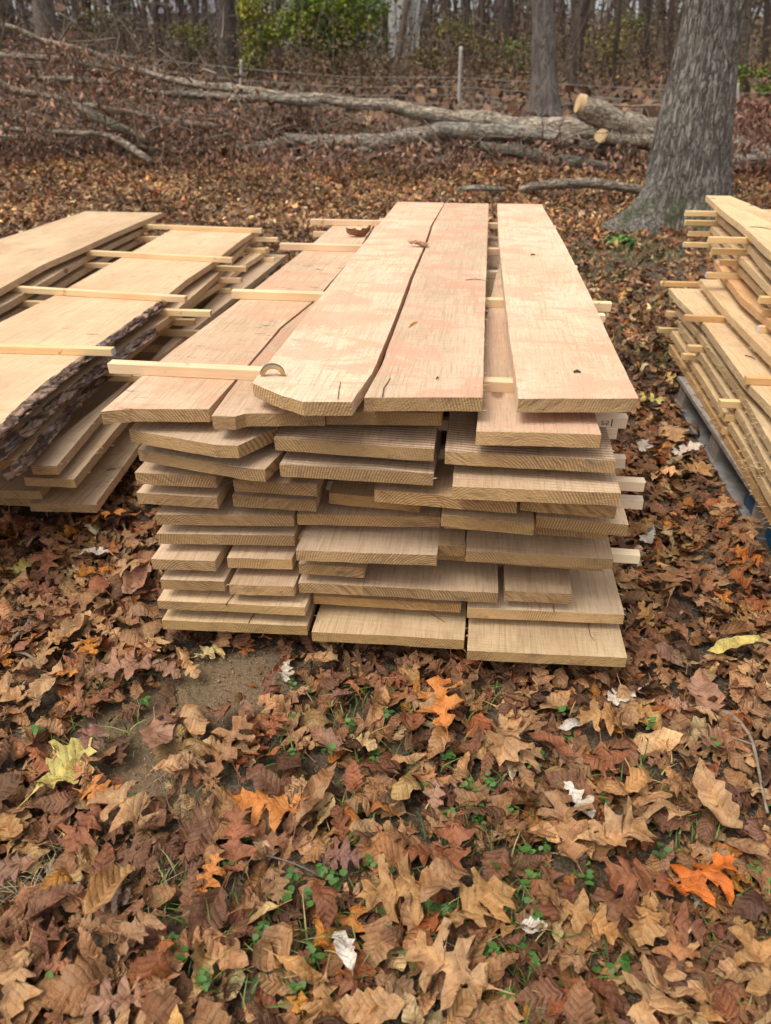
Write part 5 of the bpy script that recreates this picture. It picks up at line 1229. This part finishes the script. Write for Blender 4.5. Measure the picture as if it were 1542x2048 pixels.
chip('short dark bark chip near the front of the rightmost top board', 1154, 746, zt(12), .014, 0, .003)
chip('dark speck of bark near the front of the middle top board', 875, 759, zt(12), .006, 30, .0022)
chip('tiny chip in the middle of the rightmost top board', 1066, 511, zt(12), .016, 10, .003, (1.2, .7, .4))
chip('longer twig on the topmost slab of the right pile', 1522, 413, zr(11), .12, -25, .002)
chip('shorter twig on the topmost slab of the right pile', 1520, 457, zr(11), .09, -35, .002)
chip('dark twig on the swirling grain board of the right pile', 1500, 716, zr(5), .05, -60, .002)
chip('slim twig lying on the grainy board of the left pile', 223, 941, zl(1), .03, 30, .002)
chip('pale wood sliver on the middle top board', 826, 650, zt(12), .05, 70, .003, (5, 3.6, 1.8))

# ------------------------------------------------------------------ brush heap leaves, undergrowth, bushes
def sprites(name, P, size, colors, aspect=.42, droop=.6, bend=.35):
    """small bent leaves: two quads each"""
    n = len(P); a = rng.uniform(0, 6.283, n); el = rng.normal(-droop, .5, n)
    d = np.stack([np.cos(a)*np.cos(el), np.sin(a)*np.cos(el), np.sin(el)], 1)
    r = rng.normal(size=(n, 3)); s = np.cross(d, r); s /= np.linalg.norm(s, axis=1)[:, None]+1e-9; nn = np.cross(d, s)
    L = size[:, None]; W = (size*aspect*rng.uniform(.5, 1.3, n))[:, None]
    c = P; V = np.stack([c, c+d*L*.5+s*W*.5+nn*L*bend*.2, c+d*L+nn*L*bend*.0, c+d*L*.5-s*W*.5+nn*L*bend*.35], 1).reshape(-1, 3)
    Fq = (np.arange(n)*4)[:, None]+np.array([[0, 1, 2, 3]])
    return nmesh(name, V, Fq, np.repeat(colors, 4, 0), smooth=False)
def twigs(name, A, B, r, colors):
    n = len(A); d = B-A; u = np.cross(d, rng.normal(size=(n, 3))); u /= np.linalg.norm(u, axis=1)[:, None]; w = np.cross(d, u); w /= np.linalg.norm(w, axis=1)[:, None]
    M = (A+B)/2+rng.normal(0, .06, (n, 3))*np.linalg.norm(d, axis=1)[:, None]; V = []
    for Pt, k in ((A, 1), (M, .75), (B, .35)):
        for an in (0, 2.094, 4.189): V.append(Pt+(u*math.cos(an)+w*math.sin(an))*(r*k)[:, None])
    V = np.stack(V, 1).reshape(-1, 3); base = (np.arange(n)*9)[:, None, None]
    f = np.array([[i*3+j, i*3+(j+1) % 3, i*3+3+(j+1) % 3, i*3+3+j] for i in range(2) for j in range(3)])[None]
    return nmesh(name, V, (base+f).reshape(-1, 4), np.repeat(colors, 9, 0))
def heap_points(n):
    # heights of the heap along x (pixel column -> top pixel), leaf clumps gathered round random centres
    k = 430; cx = rng.uniform(0, 1, k)**1.25*1330-60
    topy = np.interp(cx, [-60, 0, 100, 200, 300, 420, 480, 600, 800, 1000, 1330], [58, 62, 76, 104, 138, 172, 192, 218, 262, 290, 305])
    boty = np.interp(cx, [-60, 300, 700, 1000, 1330], [345, 335, 325, 325, 330])
    cyp = topy+(boty-topy)*rng.uniform(0, 1, k)**.8; Yd = np.where(rng.random(k) < .12, rng.uniform(8.6, 9.3, k), rng.uniform(9.5, 10.9, k))-(cyp-topy)/(boty-topy)*.5
    fr = (cx > 540) & (Yd < 9.4); cyp = np.where(fr, rng.uniform(298, 328, k), cyp); Yd = np.where((cx > 540) & ~fr, np.maximum(Yd, 10.2), Yd)
    Cn = np.array([atY(a, b, c) for a, b, c in zip(cx, cyp, Yd)]); g_ = gz(Cn[:, 0], Cn[:, 1]); Cn[:, 2] = np.maximum(Cn[:, 2], g_+.05)
    idx = rng.integers(0, k, n); return Cn, Cn[idx]+rng.normal(0, 1, (n, 3))*np.array([.12, .14, .10])
Cn, HP = heap_points(20000); n = len(HP)
bc = np.array([(.19, .115, .078), (.13, .078, .055), (.27, .175, .13), (.08, .05, .036), (.30, .16, .09), (.22, .14, .105)])[rng.choice(6, n, p=[.3, .25, .15, .15, .05, .10])]*np.exp(rng.normal(0, .2, (n, 1)))
HP[:, 2] = np.maximum(HP[:, 2], gz(HP[:, 0], HP[:, 1])+.03)
tag(link('dead_leaf_brush', sprites('dead_leaf_brush', HP, rng.uniform(.045, .10, n), bc*np.array([1.45, 1.28, 1.15]), .42, .9), M_BRUSH), 'withered brown leaves hanging on the brush heap along the fallen tree', 'brush', kind='stuff')
k = 1700; A = Cn[rng.integers(0, len(Cn), k)]+rng.normal(0, .15, (k, 3)); B = A+rng.normal(0, 1, (k, 3))*np.array([.35, .25, .22]); B[:, 2] = np.maximum(B[:, 2], gz(B[:, 0], B[:, 1])+.02)
tag(link('brush_twigs', twigs('brush_twigs', A, B, rng.uniform(.003, .009, k), np.tile((.19, .145, .11), (k, 1))*rng.uniform(.3, 1.6, (k, 1))), M_BRUSH), 'tangle of thin dead twigs in the brush heap', 'brush', kind='stuff')
k = 230; A = Cn[rng.integers(0, len(Cn), k)]+rng.normal(0, .2, (k, 3)); B = A+rng.normal(0, 1, (k, 3))*np.array([.45, .25, .16]); B[:, 2] = np.maximum(B[:, 2], gz(B[:, 0], B[:, 1])+.02)
tag(link('brush_limbs', twigs('brush_limbs', A, B, rng.uniform(.004, .013, k), np.tile((.26, .22, .165), (k, 1))*rng.uniform(.5, 1.3, (k, 1))), M_BRUSH), 'small crossing limbs buried in the brush heap', 'brush', kind='stuff')
# right hand brush behind the large tree
k = 1800; px_ = rng.uniform(1440, 1600, k); py_ = rng.uniform(190, 380, k); Yd = rng.uniform(8.3, 10.2, k); P = np.array([atY(a, b, c) for a, b, c in zip(px_, py_, Yd)]); P[:, 2] = np.clip(P[:, 2], gz(P[:, 0], P[:, 1])+.03, gz(P[:, 0], P[:, 1])+.9)
tag(link('leafy_brush', sprites('leafy_brush', P, rng.uniform(.05, .11, k), np.array([(.24, .12, .08)])*np.exp(rng.normal(0, .3, (k, 1))), .4, .8), M_BRUSH), 'russet dead leaves on cut branches right of the large tree', 'brush', kind='stuff')
# forest floor litter beyond the fence
p = sample(26000, -24, 24, 9.5, 30); n = len(p); P = np.stack([p[:, 0], p[:, 1], gz(p[:, 0], p[:, 1])+rng.uniform(0, .12, n)], 1)
cc = np.array([(.22, .12, .065), (.16, .09, .055), (.28, .16, .09), (.12, .08, .05), (.20, .10, .06)])[rng.integers(0, 5, n)]*np.exp(rng.normal(0, .25, (n, 1)))
tag(link('woodland_litter', sprites('woodland_litter', P, rng.uniform(.10, .24, n), cc, .8, .0), M_BRUSH), 'brown leaf litter on the woodland floor beyond the fence', 'fallen leaves', kind='stuff')
# undergrowth: brown stems, ochre and olive leaves
k = 1500; p = sample(k*3, -26, 26, 17, 38)[:k]; k = len(p); z = gz(p[:, 0], p[:, 1]); h = rng.uniform(.5, 3.2, k); A = np.stack([p[:, 0], p[:, 1], z], 1); B = A+np.stack([rng.normal(0, .45, k), rng.normal(0, .45, k), h], 1)
tag(link('undergrowth_stems', twigs('undergrowth_stems', A, B, rng.uniform(.005, .02, k), np.array([(.085, .06, .045)])*rng.uniform(.5, 1.9, (k, 1))), M_BRUSH), 'thicket of thin brown stems and saplings filling the wood', 'undergrowth', kind='stuff')
TWD = (806-771)/F
def gap(P):
    dx = P[:, 0]*_r[0]+P[:, 1]*_r[1]; dz = P[:, 0]*_f[0]+P[:, 1]*_f[1]+(1.5-H)*_f[2]
    return P[:, 1] > 0 if False else ~((np.abs(dx/dz-TWD*1.0) < .030) & (P[:, 1] > 18))
def veg(n, x0, x1, y0, y1, hmax, cols, pw, sx=.0):
    k = n//45; c = sample(k*4, x0, x1, y0, y1)[:k]; k = len(c); zc = gz(c[:, 0], c[:, 1])+rng.uniform(.1, 1, k)**1.3*hmax
    ci = rng.choice(len(cols), k, p=pw); i = rng.integers(0, k, n); P = np.stack([c[i, 0], c[i, 1], zc[i]], 1)+rng.normal(0, 1, (n, 3))*np.array([.45, .45, .35])
    P[:, 2] = np.maximum(P[:, 2], gz(P[:, 0], P[:, 1])+.03); return P, np.array(cols)[ci[i]]*np.exp(rng.normal(0, .3, (n, 1)))
P, cc = veg(30000, -20, 20, 14.2, 30, 1.0, [(.14, .085, .045), (.18, .12, .045), (.11, .075, .045), (.13, .12, .035), (.24, .12, .04), (.09, .095, .03)], [.34, .18, .2, .12, .08, .08])
tag(link('undergrowth_leaves', sprites('undergrowth_leaves', P, rng.uniform(.04, .10, len(P)), cc*.8, .6, .2), M_BRUSH), 'brown and olive leaves of the thicket behind the fence', 'undergrowth', kind='stuff')
P, cc = veg(16000, -22, 22, 25, 36, 4.5, [(.14, .085, .045), (.18, .12, .045), (.11, .075, .045), (.15, .13, .035), (.24, .12, .04), (.09, .095, .03)], [.34, .18, .2, .12, .08, .08])
q = gap(P); P = P[q]; cc = cc[q]
tag(link('thicket_leaves', sprites('thicket_leaves', P, rng.uniform(.06, .13, len(P)), cc*.8, .6, .2), M_BRUSH), 'ochre and brown leaves high in the thicket between far trunks', 'undergrowth', kind='stuff')
# far woods
k = 1300; x = rng.uniform(-60, 60, k); y = rng.uniform(32, 75, k); A = np.stack([x, y, gz(x, y)-.2], 1); B = A+np.stack([rng.normal(0, 1.1, k), rng.normal(0, .3, k), rng.uniform(4, 11, k)], 1)
tag(link('far_wood', twigs('far_wood', A, B, rng.uniform(.15, .42, k)**2, np.array([(.085, .062, .052)])*rng.uniform(.6, 1.9, (k, 1))), M_BRUSH), 'distant mass of bare grey brown trees under a pale sky', 'wood', kind='stuff')
P = np.stack([rng.uniform(-60, 60, 26000), rng.uniform(30, 70, 26000), np.zeros(26000)], 1); P[:, 2] = gz(P[:, 0], P[:, 1])+rng.uniform(0, 1, 26000)**1.2*9
tag(link('far_wood_foliage', sprites('far_wood_foliage', P, rng.uniform(.25, .6, 26000), np.array([(.115, .08, .05)])*np.exp(rng.normal(0, .35, (26000, 1)))*np.exp(rng.normal(0, .1, (26000, 3))), .5, .2), M_BRUSH), 'thin russet foliage of the distant wood', 'foliage', kind='stuff')
k = 2600; p = sample(k*3, -30, 30, 18, 40)[:k]; k = len(p); A = np.stack([p[:, 0], p[:, 1], gz(p[:, 0], p[:, 1])+rng.uniform(.2, 5, k)], 1); B = A+rng.normal(0, 1, (k, 3))*np.array([.7, .5, .55]); q = gap(A) & gap(B)
tag(link('bare_twigs', twigs('bare_twigs', A[q], B[q], rng.uniform(.004, .014, q.sum()), np.array([(.12, .095, .075)])*rng.uniform(.4, 1.8, (q.sum(), 1))), M_BRUSH), 'bare crossing twigs and saplings between the far trunks', 'twigs', kind='stuff')
# bushes with their own stems  and crowns
def bush(name, label, px, pyb, w, pyt, cols, n, ls=.10, Y=None, cat='bush', group=None):
    b = gat(px, pyb); Yb_ = b[1]; d = float((b-_C)@_f); wx = w*d/F; t = atY(px, pyt, Yb_); hh = t[2]-b[2]
    root = empty(name, b); tag(root, label, cat, group)
    k = max(8, n//110); c = rng.normal(0, 1, (k, 3)); c /= np.linalg.norm(c, axis=1)[:, None]; c *= rng.uniform(.25, 1, (k, 1))**.6
    Cc = np.stack([c[:, 0]*wx/2, c[:, 1]*wx*.4, hh*.58+c[:, 2]*hh*.42], 1); i = rng.integers(0, k, n)
    P = Cc[i]+rng.normal(0, 1, (n, 3))*np.array([wx*.085, wx*.085, hh*.07]); P[:, 2] = np.maximum(P[:, 2], .05)
    colr = np.array(cols)[rng.integers(0, len(cols), k)][i]*np.exp(rng.normal(0, .22, (n, 1)))
    link('crown', sprites('crown', P, rng.uniform(.6, 1.3, n)*ls, colr, .6, .25), M_GREEN, root)
    m = 9; V = []; Fs = []
    for q in range(m):
        e = Cc[rng.integers(0, k)]; s0 = Vector((random.uniform(-.1, .1), random.uniform(-.1, .1), -.1)); P2, R2 = resample([s0, Vector((e[0]*.3, e[1]*.3, e[2]*.45)), Vector(e)], [.03, .018, .006], .25, .04, q)
        v, f = tube(P2, R2, 5); j = len(V); V += v; Fs += [tuple(a+j for a in ff) for ff in f]
    o = link('stem', mesh('stem', V, Fs, True), M_TWIG, root); o.color = (.7, .6, .55, 1)
GBU = 'bushes in the wood'
bush('leafy_bush', 'bright green bush in front of the far house, the largest', 668, 152, 215, -75, [(.13, .20, .016), (.21, .25, .02), (.08, .13, .016), (.24, .26, .025), (.10, .17, .05)], 6500, .13, group=GBU)
bush('leafy_bush', 'yellow green bush right of the straight grey trunk', 515, 156, 100, -10, [(.27, .31, .03), (.17, .24, .02), (.32, .30, .03)], 3000, .11, group=GBU)
bush('leafy_bush', 'olive bush left of the straight grey trunk', 385, 135, 120, 45, [(.15, .17, .03), (.20, .19, .035), (.10, .12, .03)], 1300, .10, group=GBU)
bush('leafy_bush', 'olive yellow thicket behind the fence post', 930, 135, 130, 20, [(.17, .16, .03), (.13, .13, .03), (.22, .18, .03)], 1300, .09, group=GBU)
bush('leafy_bush', 'thin greenish bush at the left side of the pale grey tree', 1035, 165, 60, 60, [(.15, .18, .04), (.10, .13, .03)], 500, .08, group=GBU)
bush('leafy_bush', 'sparse yellow green thicket between leaning trunk and large tree', 1230, 150, 160, 10, [(.15, .14, .03), (.19, .16, .03), (.12, .13, .03)], 1200, .09, group=GBU)
bush('leafy_bush', 'small green yellow bush right of the large leaning tree', 1500, 205, 90, 125, [(.13, .17, .03), (.22, .20, .03)], 800, .07, group=GBU)
bush('leafy_bush', 'dull olive bush behind the upper left brush heap', 225, 130, 150, 10, [(.12, .11, .04), (.16, .13, .04)], 900, .09, group=GBU)
bush('leafy_bush', 'low tawny thicket right of the pale tower', 860, 150, 110, 85, [(.20, .15, .05), (.14, .11, .04), (.12, .13, .03)], 900, .09, group=GBU)
